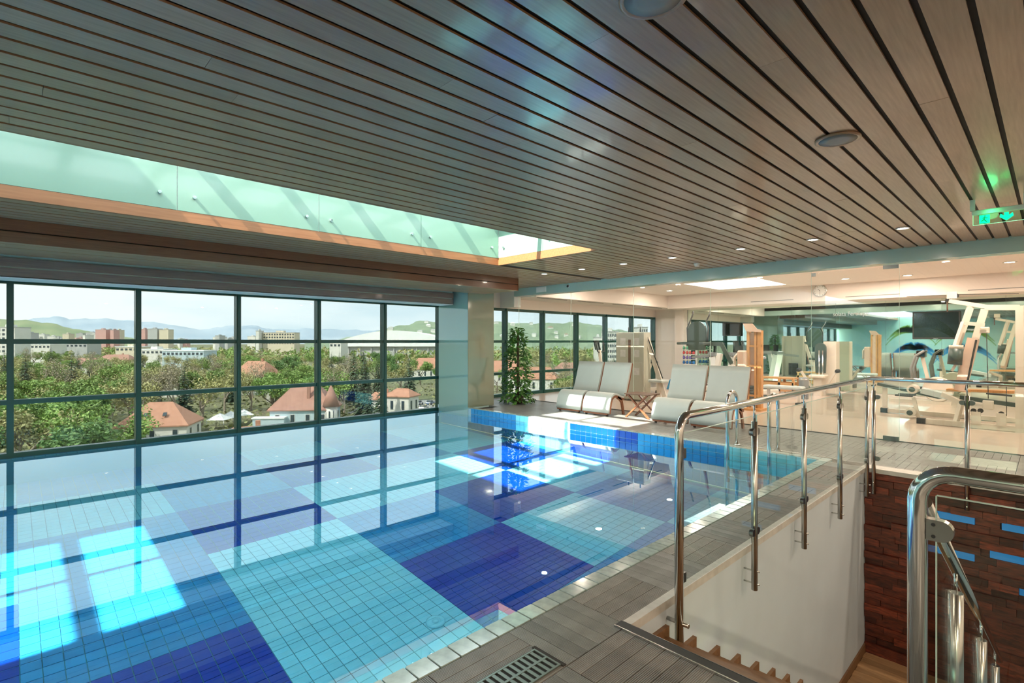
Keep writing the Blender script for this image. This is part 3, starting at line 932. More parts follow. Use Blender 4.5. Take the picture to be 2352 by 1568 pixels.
# ------------------------------------------------------------------ pool ladder
lad = thing('pool_ladder', 'polished steel pool ladder with two arched grab rails', 'ladder', (-2.90, 7.42, 0))
for x in (-0.28, 0.28):
    y0, y1, zt = -0.17, 0.155, 0.62
    pts = [(x, y1, 0.002), (x, y1, zt)]
    for k in range(1, 10):
        t = PI * k / 10
        cy, ry = (y0 + y1) / 2, (y1 - y0) / 2
        pts.append((x, cy + ry * math.cos(t), zt + 0.165 * math.sin(t)))
    pts += [(x, y0, zt), (x, y0 + 0.012, 0.1), (x, y0 + 0.03, -1.35)]
    r_ = MB().tube(pts, 0.026, 14).build('grab_rail', 'chrome', lad)
    MB().lathe([(0.052, 0.003), (0.052, 0.012), (0.03, 0.02), (0.022, 0.022)], (x, y1, 0), 18).build('floor_flange', 'chrome', r_)
for z in (-0.20, -0.50, -0.80, -1.10):
    MB().bevbox(-0.27, 0.27, -0.20, -0.10, z - 0.015, z + 0.015, 0.006).build('step', 'chrome', lad)

# ------------------------------------------------------------------ loungers
def lounger(label, x, y, rz=0.0, wd=0.66):
    t = thing('wave_lounger', label, 'lounger', (x, y, 0), rz, 'wave loungers by the pool')
    # profile runs from the floor at the foot (y=0) over the knee to the top of the back
    foot = [(0.0, 0.065), (0.015, 0.16), (0.05, 0.29), (0.105, 0.39), (0.18, 0.445), (0.27, 0.455), (0.37, 0.425), (0.47, 0.385), (0.55, 0.375)]
    back = [(0.565, 0.385), (0.62, 0.50), (0.70, 0.72), (0.765, 0.93), (0.80, 1.055)]
    h = wd / 2
    s = MB(); s.ribbon([(a, b) for a, b in foot], 0.04, 'x', -h, h); sp = s.build('seat_pad', 'pad', t)
    b = MB(); b.ribbon([(a, c) for a, c in back], 0.045, 'x', -h, h); b.build('back_pad', 'pad', t)
    fr = [(a + 0.012, c - 0.04) for a, c in foot]
    for sx in (-h, h - 0.03):
        w = MB(); w.ribbon([(a + 0.004 + 0.034 * max(0, 1 - a / .12), c - 0.041 + 0.02 * max(0, 1 - a / .12)) for a, c in foot], 0.05, 'x', sx, sx + 0.03)
        sf = w.build('side_frame', 'teak', t)
        w = MB(); w.ribbon([(0.34, 0.39), (0.44, 0.345), (0.51, 0.27), (0.55, 0.13), (0.575, 0.0)], 0.06, 'x', sx, sx + 0.03); w.build('rear_leg', 'teak', t)
        w = MB(); w.ribbon([(a + 0.047, c - 0.012) for a, c in back], 0.04, 'x', sx, sx + 0.028); w.build('back_rail', 'teak', t)
    MB().box(-h + 0.03, h - 0.03, 0.0, 0.035, 0.03, 0.06).build('foot_rail', 'teak', t)
    for sx in (-h + 0.05, h - 0.09):
        MB().cyl((sx, 0.06, 0.02), (sx + 0.035, 0.06, 0.02), 0.02, 10).build('wheel', 'rubber', t)
    return t
lounger('pale grey wave lounger nearest the plant, half in sun', -7.19, 8.55)
lounger('pale grey wave lounger beside the small table, seat in the sun', -6.47, 8.55)
lounger('pale grey wave lounger between the small table and the outermost lounger', -4.83, 8.55, wd=0.70)
lounger('creased pale grey wave lounger closest to the pool ladder', -4.06, 8.55, wd=0.72)

# ------------------------------------------------------------------ folding table
t = thing('folding_table', 'small folding teak table with crossed legs between the loungers', 'table', (-5.64, 8.98, 0))
for k in range(7):
    MB().bevbox(-0.27, 0.27, -0.225 + 0.0645 * k, -0.225 + 0.0645 * k + 0.058, 0.455, 0.475, 0.004).build('slat', 'teaktop', t)
for y in (-0.17, 0.17):
    for s in (-1, 1):
        MB().bar((s * 0.25, y + 0.018 * s, 0.0), (-s * 0.23, y + 0.018 * s, 0.452), 0.03, 0.035, (0, 1, 0)).build('leg', 'teak', t)
MB().cyl((0, -0.2, 0.226), (0, 0.2, 0.226), 0.009, 8).build('pivot_rod', 'steel', t)

# ------------------------------------------------------------------ climbing plant on a moss pole
def leafquad(w, p, d, up, L, wd):
    d = d.normalized(); s = d.cross(up)
    if s.length < 1e-3: s = d.orthogonal()
    s.normalize(); n = s.cross(d)
    a, c = p, p + d * L
    m1 = p + d * L * .42 + s * wd * .5 + n * wd * .12
    m2 = p + d * L * .42 - s * wd * .5 + n * wd * .12
    w.add([a, m1, c, m2], [(0, 1, 2), (0, 2, 3)])
def plant(name, label, loc, h, rb, rt, nl, seed):
    t = thing(name, label, 'plant', loc)
    MB().lathe([(0.10, 0), (0.13, 0.02), (0.15, 0.15), (0.155, 0.17), (0.14, 0.17), (0.135, 0.15)], n=20).build('pot', 'pot', t)
    MB().tube([(0, 0, 0.1), (0.008, 0, h * .5), (0, 0.006, h - 0.06)], 0.035, 10, r1=0.028).build('moss_pole', 'moss', t)
    rg = random.Random(seed); w = MB()
    for i in range(nl):
        z = h * (rg.random() ** 1.25) * 0.985 + 0.04
        f = z / h
        rr = (rb * max(0.0, 1 - f) ** 1.1 + rt * (1 - abs(f - .62) * 1.1)) * rg.uniform(0.35, 1.0) + 0.03
        a = rg.uniform(0, 2 * PI)
        p = Vector((math.cos(a) * rr, math.sin(a) * rr, z))
        d = Vector((math.cos(a + rg.uniform(-.9, .9)), math.sin(a + rg.uniform(-.9, .9)), rg.uniform(-1.1, 0.5)))
        leafquad(w, p, d, Vector((rg.uniform(-.4, .4), rg.uniform(-.4, .4), 1)), rg.uniform(0.09, 0.15), rg.uniform(0.06, 0.095))
    for i in range(5):
        leafquad(w, Vector((0, 0, h - 0.08)), Vector((rg.uniform(-1, 1), rg.uniform(-1, 1), 1.4)), Vector((1, 0, .2)), 0.12, 0.07)
    tag(w.build('leaves', 'leaf', t), kind='stuff')
    return t
plant('climbing_plant', 'tall leafy climbing plant on a moss pole beside the pillar', (-9.03, 8.86, 0), 1.80, 0.31, 0.17, 1050, 4)

# ------------------------------------------------------------------ ceiling fittings
def downlight(label, x, y, z, group, power=14.0, r=0.055, col=(1.0, 0.84, 0.66)):
    t = thing('downlight', label, 'lamp', (x, y, z), 0, group)
    MB().lathe([(r * 1.35, -0.002), (r * 1.35, -0.009), (r * 1.05, -0.011), (r, -0.004), (r, 0.004)], n=24).build('trim_ring', 'plastic', t)
    MB().lathe([(0.001, -0.005), (r * .98, -0.005), (r * .98, -0.002)], n=20).build('lamp_lens', 'lampon', t)
    l = bpy.data.lights.new('lamp_light', 'AREA')
    l.shape = 'DISK'; l.size = r * 1.8; l.energy = power; l.color = col
    lo = bpy.data.objects.new('lamp_light', l); COL.objects.link(lo); lo.parent = t; lo.location = (0, 0, -0.02)
    return t
for i, x in enumerate((-7.13, -6.17, -5.24, -4.30, -3.20, -2.24, -1.26)):
    downlight('lit round downlight in the timber ceiling, %s from the pillar in its row' % ['first', 'second', 'third', 'fourth', 'fifth', 'sixth', 'seventh', 'eighth'][i],
              x, 7.75, ZC, 'downlights in the timber ceiling', 4.5)
for i, (x, y) in enumerate(((1.2, 7.75), (2.6, 5.4), (2.6, 2.4), (2.6, -0.8), (1.1, -3.2), (-2.6, -3.6), (2.6, -4.4))):  # added fill lamps out of view, there to brighten the hall
    downlight('added unseen fill downlight, ' + ['beyond the stairwell', 'beside the stairwell', 'over the stair landing', 'right behind the viewpoint', 'by the end wall near the stairs', 'by the end wall near the pool', 'in the rear corner'][i], x, y, ZC, 'added fill downlights out of view', 32.0, col=(1.0, 0.78, 0.56))
def ceiling_speaker(label, x, y):
    t = thing('ceiling_speaker', label, 'speaker', (x, y, ZC), 0, 'round ceiling loudspeakers')
    MB().lathe([(0.135, -0.001), (0.135, -0.012), (0.125, -0.017), (0.113, -0.013)], n=32).build('trim_ring', 'plank', t)
    MB().lathe([(0.113, -0.013), (0.06, -0.016), (0.001, -0.017)], n=32).build('grille', 'greyplastic', t)
ceiling_speaker('round brown ceiling loudspeaker in full view above the stairwell', -1.01, 4.02)
ceiling_speaker('round ceiling loudspeaker cut off by the top of the picture', -1.10, 1.83)
t = thing('smoke_detector', 'white round smoke detector on the timber ceiling near the header', 'smoke detector', (-4.32, 8.63, ZC))
MB().lathe([(0.055, 0), (0.055, -0.02), (0.05, -0.025)], n=24).build('base', 'plastic', t)
MB().lathe([(0.05, -0.025), (0.042, -0.03), (0.042, -0.05), (0.03, -0.058), (0.01, -0.06)], n=24).build('sensor_head', 'plastic', t)
t = thing('security_camera', 'small dark dome camera on the teal header', 'camera', (-7.92, 9.44, 2.80))
MB().lathe([(0.035, 0), (0.035, -0.02)], n=18, axis='y').build('mount', 'plastic', t)
MB().lathe([(0.03, -0.02), (0.026, -0.035), (0.015, -0.045), (0.003, -0.048)], n=18, axis='y').build('dome', 'screen', t)
tag(MB().bevbox(-8.95, -8.62, 9.425, 9.44, 2.72, 2.85, 0.004).build('access_panel', 'white'), 'square pale access panel at the pillar end of the header', 'panel')

# exit sign
t = thing('exit_sign', 'green lit exit sign with running figure and down arrow', 'sign', (-0.36, 6.72, 2.70))
MB().bevbox(-0.19, 0.19, -0.028, 0.028, 0.02, 0.062, 0.006).build('housing', 'plastic', t)
for x in (-0.185, 0.185): MB().box(x - 0.018, x + 0.018, -0.02, 0.02, 0.06, 0.17).build('bracket', 'plastic', t)
ac = MB().box(-0.18, 0.18, -0.005, 0.005, -0.075, 0.02).build('acrylic_plate', 'exitglass', t)
w = MB(); w.box(-0.18, 0.18, -0.0055, 0.0055, -0.0775, -0.075); w.box(-0.1825, -0.18, -0.0055, 0.0055, -0.0775, 0.02); w.box(0.18, 0.1825, -0.0055, 0.0055, -0.0775, 0.02)
w.build('lit_edge', 'exitedge', ac)
sgn = MB().box(-0.135, -0.06, -0.0075, -0.0052, -0.068, 0.012).build('figure_field', 'exitgreen', ac)
w = MB()                                                               # running figure
w.lathe([(0.0055, -0.0095), (0.0055, -0.0077)], (-0.0955, 0, 0.0), 10, 'y')
for a, b in (((-0.098, -0.012), (-0.102, -0.032)), ((-0.102, -0.032), (-0.090, -0.045)), ((-0.090, -0.045), (-0.082, -0.056)), ((-0.102, -0.032), (-0.113, -0.042)), ((-0.113, -0.042), (-0.122, -0.044)),
             ((-0.098, -0.013), (-0.112, -0.020)), ((-0.098, -0.013), (-0.086, -0.020)), ((-0.086, -0.020), (-0.078, -0.016))):
    w.bar((a[0], -0.0086, a[1]), (b[0], -0.0086, b[1]), 0.0018, 0.006, (0, 0, 1) if abs(a[0] - b[0]) > abs(a[1] - b[1]) else (1, 0, 0))
w.build('running_figure', 'exitdark', sgn)
w = MB(); cx = 0.055
w.prism([(cx - 0.016, 0.012), (cx - 0.016, -0.018), (cx - 0.042, 0.004), (cx - 0.048, -0.026), (cx, -0.066), (cx + 0.048, -0.026), (cx + 0.042, 0.004), (cx + 0.016, -0.018), (cx + 0.016, 0.012)][::-1], 'y', -0.0075, -0.0052)
w.build('down_arrow', 'exitgreen', ac)
l = bpy.data.lights.new('sign_glow', 'POINT'); l.energy = 0.22; l.color = (0.05, 1.0, 0.3); l.shadow_soft_size = 0.05
lo = bpy.data.objects.new('sign_glow', l); COL.objects.link(lo); lo.parent = t; lo.location = (-0.05, -0.07, 0.02)

# floor drain in the deck
t = thing('floor_drain', 'galvanised slotted drain grate set in the deck', 'drain', (-1.665, 1.20, 0.001))
w = MB()
for a, b in ((-0.085, -0.075), (0.075, 0.085), (-0.006, 0.006)): w.box(a, b, -0.62, 0.62, 0.0, 0.006)
w.box(-0.085, 0.085, -0.63, -0.62, 0, 0.006); w.box(-0.085, 0.085, 0.62, 0.63, 0, 0.006)
fr_ = w.build('frame', 'drain', t)
bar_ = MB().box(-0.075, 0.075, -0.009, 0.009, -0.002, 0.004).mesh('bar', 'drain')
for k in range(35):
    inst(bar_, 'bar', t, (0, -0.595 + 0.035 * k, 0.001))
MB().box(-0.085, 0.085, -0.63, 0.63, 0.0002, 0.0006).build('pit', 'black', t)
MB().box(-0.1, 0.1, 0.63, 0.65, 0.0, 0.0055).build('end_frame', 'subfloor', t)
# overflow grille by the far pool edge
t = thing('overflow_grille', 'narrow perforated overflow strip in the deck near the ladder', 'drain', (-2.55, 7.60, 0.0))
MB().box(-0.62, 0.62, -0.03, 0.03, -0.004, 0.004).build('strip', 'edge', t)
w = MB()
for k in range(30):
    for y in (-0.014, 0.014):
        w.cyl((-0.58 + 0.04 * k + (0.01 if y > 0 else 0), y, 0.0038), (-0.58 + 0.04 * k + (0.01 if y > 0 else 0), y, 0.0046), 0.009, 6)
tag(w.build('holes', 'black', t), kind='stuff')
# ------------------------------------------------------------------ fitness room
gp = 23.5
for i, (x, y) in enumerate(((-8.2, 11.0), (-5.6, 11.2), (-8.2, 14.6), (-3.2, 11.0), (-3.6, 15.0), (-2.4, 15.3), (-0.9, 11.2), (-0.6, 14.2), (1.4, 11.4), (1.4, 14.6))):
    downlight('lit round downlight in the white fitness room ceiling %s' % ['above the glass tower machine', 'over the wooden machine', 'near the dumbbells', 'beside the glass door', 'by the wall clock', 'over the rowing bench',
              'above the cable station', 'behind the cable station', 'at the stair side', 'in the far stair side corner'][i], x, y, ZG, 'downlights in the fitness room', gp, 0.08, (1.0, 0.81, 0.66))

def pulley(w, c, r=0.05):
    w.lathe([(r, -0.015), (r * .8, 0), (r, 0.015)], c, 14, 'y')

# wall clock
c = ony(1884, 668, 16.25)
t = thing('wall_clock', 'round white wall clock on the ceiling beam', 'clock', (c.x, 16.25, c.z))
MB().lathe([(0.175, 0), (0.175, -0.03), (0.16, -0.04), (0.15, -0.03)], n=32, axis='y', caps=False).build('rim', 'steel', t)
MB().cyl((0, -0.012, 0), (0, -0.021, 0), 0.15, 32).build('dial', 'letter', t)
for k in range(12):
    a = PI * k / 6
    MB().bar((math.sin(a) * .12, -0.023, math.cos(a) * .12), (math.sin(a) * .14, -0.023, math.cos(a) * .14), 0.003, 0.008, (0, 0, 1) if k % 6 else (1, 0, 0)).build('hour_mark', 'rubber', t)
MB().bar((0, -0.024, 0), (-0.05, -0.024, 0.05), 0.002, 0.01, (0, 0, 1)).build('hour_hand', 'rubber', t)
MB().bar((0, -0.025, 0), (0.0, -0.025, -0.11), 0.002, 0.007, (1, 0, 0)).build('minute_hand', 'rubber', t)

# television on the mirrored wall
a, b = ony(2096, 722, 17.2), ony(2206, 773, 17.2)
t = thing('tv', 'black flat television hung on the mirrored wall', 'television', ((a.x + b.x) / 2, 17.2, (a.z + b.z) / 2))
hw, hh = (b.x - a.x) / 2, 0.36
MB().bevbox(-hw, hw, -0.03, 0.04, -hh, hh, 0.01).build('case', 'rubber', t)
MB().box(-hw + 0.03, hw - 0.03, -0.033, -0.031, -hh + 0.05, hh - 0.03).build('screen', 'screen', t)
MB().box(-0.05, 0.05, -0.034, -0.031, -hh + 0.015, -hh + 0.03).build('badge', 'steel', t)
MB().box(-0.1, 0.1, 0.04, 0.095, -0.1, 0.1).build('wall_bracket', 'rubber', t)
a, b = ony(1667, 737, 16.95), ony(1694, 775, 16.95)
t = thing('tv', 'small dark television fixed to the mirrored wall beside the wooden machine', 'television', ((a.x + b.x) / 2, 16.95, (a.z + b.z) / 2), R(60))
MB().bevbox(-0.32, 0.32, -0.03, 0.04, -0.22, 0.22, 0.01).build('case', 'rubber', t)
MB().box(-0.29, 0.29, -0.034, -0.031, -0.19, 0.19).build('screen', 'screen', t)
MB().bar((0, 0.03, 0), (0.28, 0.18, 0), 0.04, 0.04).build('wall_bracket', 'rubber', t)

# lettering on the glass door
tx = bpy.data.curves.new('door_lettering', 'FONT')
tx.body = 'solata Fertilupe'
tx.size = 0.15; tx.extrude = 0.001
ft = bpy.data.objects.new('door_lettering', tx); COL.objects.link(ft)
p = ony(1913, 726, YG - 0.01)
ft.location = (p.x, YG - 0.009, p.z); ft.rotation_euler = (PI / 2, 0, 0)
ft.scale = (0.52, 0.65, 1)
tx.materials.append(M['letter'])
bpy.context.view_layer.update()
lme = bpy.data.meshes.new_from_object(ft)
lo = inst(lme, 'door_lettering', None, ft.location, ft.rotation_euler); lo.scale = ft.scale
bpy.data.objects.remove(ft); ft = lo
tag(ft, 'small white lettering on the glass door', 'lettering')

# --- weight tower with frosted shroud
x0 = (ony(1418, 784, 11.3).x); x1 = ony(1482, 784, 11.3).x
cx = (x0 + x1) / 2
t = thing('weight_machine', 'cream weight tower machine with flat front panel behind the loungers', 'gym machine', (cx, 11.3, 0))
hw = (x1 - x0) / 2
MB().bevbox(-hw, hw, -0.06, 0.0, 0.05, 1.73, 0.01).build('front_panel', 'panelgrey', t)
for s in (-1, 1): MB().box(s * hw - (0.04 if s > 0 else 0), s * hw + (0.0 if s > 0 else 0.04), 0.0, 0.25, 0.0, 1.73).build('side_post', 'panelgrey', t)
for k in range(9):
    MB().box(-0.16, 0.16, 0.05, 0.2, 0.12 + 0.055 * k, 0.17 + 0.055 * k).build('weight_plate', 'rubber', t)
MB().box(-0.04, 0.03, -0.064, -0.06, 0.9, 1.55).build('instruction_strip', 'teaktop', t)
for x, z in ((-0.2, 1.2), (0.2, 1.2), (-0.2, 0.75), (0.2, 0.75), (-0.2, 1.5), (0.2, 1.5)):
    MB().box(x - 0.08, x + 0.08, -0.0625, -0.06, z - 0.09, z + 0.09).build('picture_plate', 'edge', t)
for x in (-0.12, 0.22): MB().cyl((x, 0.08, 1.73), (x, 0.08, 1.86), 0.015, 8).build('guide_rod', 'rubber', t)
MB().bar((hw - 0.02, 0.12, 1.6), (hw + 0.42, 0.2, 0.15), 0.06, 0.10).build('inclined_beam', 'machine', t)
MB().bar((hw + 0.03, 0.10, 1.55), (hw + 0.40, 0.14, 0.6), 0.02, 0.02).build('cable', 'rubber', t)
MB().bevbox(hw + 0.10, hw + 0.50, -0.05, 0.30, 0.50, 0.57, 0.02).build('seat', 'pad', t)
MB().bar((hw + 0.30, 0.12, 0.5), (hw + 0.30, 0.12, 0.03), 0.07, 0.07).build('seat_post', 'machine', t)
MB().box(-hw, hw + 0.6, 0.08, 0.16, 0.0, 0.06).build('base_beam', 'machine', t)
w = MB(); w.tube([(hw + 0.55, 0.1, 0.35), (hw + 0.62, 0.1, 0.55), (hw + 0.72, 0.1, 0.68), (hw + 0.8, 0.1, 0.70)], 0.025, 8); w.build('handle', 'tM', t)

# --- exercise bikes and treadmills
def bike(label, x, y, rz):
    t = thing('exercise_bike', label, 'exercise bike', (x, y, 0), rz, 'exercise bikes by the window')
    MB().box(-0.5, -0.4, -0.25, 0.25, 0, 0.07).build('foot', 'rubber', t); MB().box(0.4, 0.5, -0.25, 0.25, 0, 0.07).build('foot', 'rubber', t)
    MB().box(-0.45, 0.45, -0.04, 0.04, 0.05, 0.14).build('base_beam', 'machine', t)
    MB().prism([(-0.2, 0.14), (0.4, 0.14), (0.38, 0.55), (0.1, 0.62), (-0.15, 0.4)], 'y', -0.1, 0.1).build('housing', 'greyplastic', t)
    MB().bar((0.25, 0, 0.5), (0.36, 0, 1.25), 0.07, 0.07).build('console_mast', 'machine', t)
    MB().bar((-0.1, 0, 0.4), (-0.24, 0, 0.85), 0.06, 0.06).build('seat_post', 'machine', t)
    MB().bevbox(-0.42, -0.12, -0.12, 0.12, 0.85, 0.92, 0.03).build('saddle', 'rubber', t)
    MB().tube([(0.36, -0.24, 1.5), (0.30, -0.22, 1.22), (0.36, 0, 1.18), (0.30, 0.22, 1.22), (0.36, 0.24, 1.5)], 0.02, 8).build('handlebar', 'rubber', t)
    MB().bar((0.40, 0, 1.26), (0.46, 0, 1.52), 0.30, 0.03, (1, 0, 0.2)).build('console', 'screen', t)
    return t
bike('upright exercise bike whose console shows above the first lounger', -8.75, 12.3, R(190))
bike('exercise bike beside the weight tower, partly hidden behind the loungers', -8.5, 13.6, R(200))
def treadmill(label, x, y, rz):
    t = thing('treadmill', label, 'treadmill', (x, y, 0), rz, 'treadmills in the fitness room')
    MB().bevbox(-0.85, 0.85, -0.38, 0.38, 0.03, 0.18, 0.03).build('deck', 'machine', t)
    MB().box(-0.82, 0.55, -0.25, 0.25, 0.18, 0.185).build('belt', 'rubber', t)
    for s in (-1, 1):
        MB().bar((0.62, s * 0.36, 0.12), (0.45, s * 0.36, 1.10), 0.05, 0.16, (1, 0, 0)).build('upright', 'plastic', t)
        MB().bar((0.5, s * 0.36, 1.08), (-0.1, s * 0.36, 1.02), 0.05, 0.07).build('side_rail', 'greyplastic', t)
    MB().bar((0.46, -0.4, 1.12), (0.46, 0.4, 1.12), 0.22, 0.10).build('cross_bar', 'greyplastic', t)
    MB().bar((0.52, -0.24, 1.25), (0.52, 0.24, 1.25), 0.06, 0.26).build('console', 'screen', t)
    return t
treadmill('white treadmill with grey rails in front of the dumbbell rack', -7.6, 15.2, R(20))
treadmill('white treadmill behind the captain chair', -6.1, 15.6, R(150))

# --- dumbbell rack
t = thing('dumbbell_rack', 'white dumbbell stand against the far wall', 'rack', (-8.85, 16.75, 0))
for x in (-0.03, 0.42): MB().bar((x, 0.1, 0), (x, 0, 1.5), 0.04, 0.05).build('upright', 'plastic', t)
dc = {'g': (0.10, 0.40, 0.25), 'r': (0.55, 0.06, 0.07), 'p': (0.18, 0.12, 0.42), 'b': (0.02, 0.16, 0.48), 'o': (0.55, 0.28, 0.22)}
for k in dc: M['db' + k] = mat('dumbbell_' + k, dc[k], 0.4)
dn = {'g': 'green', 'r': 'red', 'p': 'purple', 'b': 'blue', 'o': 'pink'}
for i, k in enumerate('grpbo'):
    z = 1.28 - 0.165 * i
    MB().bar((-0.05, -0.04, z - 0.065), (0.44, -0.04, z - 0.065), 0.12, 0.02).build('shelf', 'plastic', t)
    for j in range(2):
        d = thing('dumbbell', 'small %s dumbbell on the white stand, %s of its shelf' % (dn[k], ['pilaster side', 'window side'][1 - j]), 'dumbbell', (-8.85 + 0.08 + 0.23 * j, 16.70, z), 0, 'dumbbells on the stand')
        for s in (-1, 1):
            MB().lathe([(0.03, -0.03), (0.055, -0.02), (0.055, 0.02), (0.03, 0.03)], (s * 0.06, 0, 0), 12, 'x').build('weight', 'db' + k, d)
        MB().cyl((-0.05, 0, 0), (0.05, 0, 0), 0.016, 8).build('grip', 'steel', d)

# --- captain's chair with rounded pad
c = ony(1602, 784, 12.6)
t = thing('captain_chair', 'knee raise station with large rounded grey back pad and horn handles', 'gym machine', (c.x, 12.6, 0))
prof = [(-0.22, 1.28), (0.20, 1.28), (0.24, 1.55)] + [(0.235 * math.cos(PI * k / 12) + 0.0, 1.78 + 0.235 * math.sin(PI * k / 12)) for k in range(13)] + [(-0.25, 1.55)]
MB().prism(prof[::-1], 'y', -0.05, 0.03).build('back_pad', 'darkpad', t)
for s in (-1, 1):
    MB().tube([(s * 0.26, 0, 1.45), (s * 0.28, 0, 1.85), (s * 0.22 + 0.02, -0.02, 2.0), (s * 0.14 + 0.17 * (s > 0) + 0.02, -0.05, 2.14), (s * 0.1 + 0.25 * (s > 0) + 0.02, -0.06, 2.27)], 0.02, 8).build('horn_handle', 'clamp', t)
    MB().bevbox(s * 0.30 - 0.06, s * 0.30 + 0.06, -0.42, 0.02, 1.42, 1.49, 0.02).build('arm_pad', 'darkpad', t)
MB().bar((-0.3, 0.02, 1.44), (0.62, 0.02, 1.44), 0.06, 0.10).build('cross_arm', 'darkpad', t)
MB().bar((0.6, 0.02, 1.46), (0.86, 0.05, 0.95), 0.06, 0.09).build('bent_arm', 'darkpad', t)
MB().bar((0.30, 0.08, 0.0), (0.55, 0.08, 1.2), 0.14, 0.10).build('leaning_column', 'plastic', t)
MB().bar((0.6, 0.08, 0.0), (0.86, 0.08, 1.0), 0.10, 0.10).build('leaning_column', 'plastic', t)
MB().box(-0.35, 0.9, -0.3, -0.22, 0, 0.06).build('foot', 'machine', t); MB().box(-0.35, 0.9, 0.3, 0.38, 0, 0.06).build('foot', 'machine', t)
MB().bevbox(-0.18, 0.20, -0.2, 0.1, 0.80, 0.88, 0.02).build('seat', 'darkpad', t)
MB().bar((0, 0, 0.8), (0, 0, 0.05), 0.07, 0.07).build('seat_post', 'machine', t)

# --- wooden weight tower
a = onz(1728, 941, 0)
t = thing('wooden_machine', 'tall orange wooden pulley machine with pale sloping top plate', 'gym machine', (a.x, a.y, 0))
for x0, x1 in ((-0.10, -0.045), (0.06, 0.11), (0.125, 0.21)):
    MB().box(x0, x1, -0.06, 0.06, 0.0, 1.74).build('wooden_post', 'birch', t)
MB().box(-0.05, 0.06, 0.0, 0.05, 0.12, 1.70).build('back_board', 'machinepink', t)
for z in (0.3, 0.95, 1.38): MB().box(-0.1, 0.21, -0.055, -0.02, z, z + 0.04).build('cross_rail', 'birch', t)
MB().prism([(-0.17, 1.90), (0.03, 1.89), (0.13, 1.77), (0.21, 1.75), (0.21, 1.70), (-0.10, 1.72)][::-1], 'y', -0.09, -0.06).build('top_plate', 'machinepink', t)
MB().bevbox(-0.30, -0.10, -0.10, 0.1, 0.55, 1.30, 0.03).build('pink_housing', 'machinepink', t)
MB().tube([(-0.30, -0.05, 1.22), (-0.36, -0.05, 1.15), (-0.36, -0.05, 0.85)], 0.03, 8).build('arm_roller', 'machine', t)
MB().box(-0.35, 0.25, -0.2, 0.2, 0.0, 0.05).build('base_plate', 'birch', t)
for k in range(8): MB().box(-0.035, 0.05, -0.05, -0.005, 0.1 + 0.055 * k, 0.148 + 0.055 * k).build('weight_plate', 'clamp', t)

# --- slatted bench, flat bench, bin
c = onz(1785, 906, 0)
t = thing('slatted_bench', 'stacked orange wooden slat benches in the sunlight by the mirror', 'bench', (c.x + .1, c.y, 0))
for k in range(5):
    MB().box(-0.62, 0.40, -0.22 + 0.09 * k, -0.15 + 0.09 * k, 0.46, 0.50).build('slat', 'birch', t)
for z in (0.12, 0.28):
    MB().box(-0.62, 0.40, -0.24, -0.21, z, z + 0.09).build('front_board', 'birch', t); MB().box(-0.62, 0.40, 0.19, 0.22, z, z + 0.09).build('rear_board', 'birch', t)
for x in (-0.6, 0.0, 0.36):
    for y in (-0.22, 0.2): MB().box(x, x + 0.06, y - 0.02, y + 0.02, 0.0, 0.46).build('leg', 'birch', t)
c = onz(1800, 925, 0)
t = thing('flat_bench', 'low grey padded exercise bench in front of the wooden slat benches', 'bench', (c.x, c.y, 0))
MB().bevbox(-0.45, 0.45, -0.16, 0.16, 0.34, 0.42, 0.03).build('pad', 'pad', t)
for x in (-0.35, 0.35): MB().bar((x, 0, 0.34), (x, 0, 0.03), 0.06, 0.06).build('leg', 'machine', t); MB().box(x - 0.03, x + 0.03, -0.2, 0.2, 0, 0.04).build('foot', 'rubber', t)
t = thing('waste_bin', 'round dark grey waste bin beside the wooden benches', 'bin', (ony(1846, 784, 14.9).x, 14.9, 0))
MB().lathe([(0.10, 0), (0.11, 0.01), (0.118, 0.55), (0.112, 0.56), (0.108, 0.54)], n=24).build('body', 'greyplastic', t)
MB().lathe([(0.121, 0.50), (0.123, 0.515), (0.121, 0.53)], n=24).build('rim_band', 'steel', t)

# --- leg machine standing against the mirror
t = thing('leg_machine', 'cream thigh machine with tall dark back pad before the mirror', 'gym machine', (ony(1885, 784, 16.3).x, 16.3, 0))
prof = [(-0.12, 0.62), (0.12, 0.62), (0.14, 1.1)] + [(0.14 * math.cos(PI * k / 8), 1.32 + 0.14 * math.sin(PI * k / 8)) for k in range(9)] + [(-0.14, 1.1)]
MB().prism(prof[::-1], 'y', -0.04, 0.04).build('back_pad', 'darkpad', t)
MB().bevbox(0.02, 0.34, 0.15, 0.5, 0.05, 1.5, 0.01).build('weight_tower', 'machine', t)
for x in (-0.02, 0.07): MB().cyl((x, -0.07, 0.1), (x, -0.07, 1.25), 0.02, 8).build('guide_rod', 'chrome', t)
MB().bevbox(-0.2, 0.2, -0.4, 0.0, 0.50, 0.58, 0.02).build('seat', 'machine', t)
MB().box(-0.1, 0.1, -0.3, 0.1, 0.0, 0.5).build('pedestal', 'machine', t)
for s in (-1, 1):
    MB().bar((s * 0.15, -0.2, 0.2), (s * 0.42, -0.25, 0.66), 0.05, 0.06).build('leg_arm', 'machine', t)
    MB().lathe([(0.03, -0.09), (0.055, -0.07), (0.055, 0.07), (0.03, 0.09)], (s * 0.48, -0.25, 0.70), 12, 'y').build('roller', 'rubber', t)

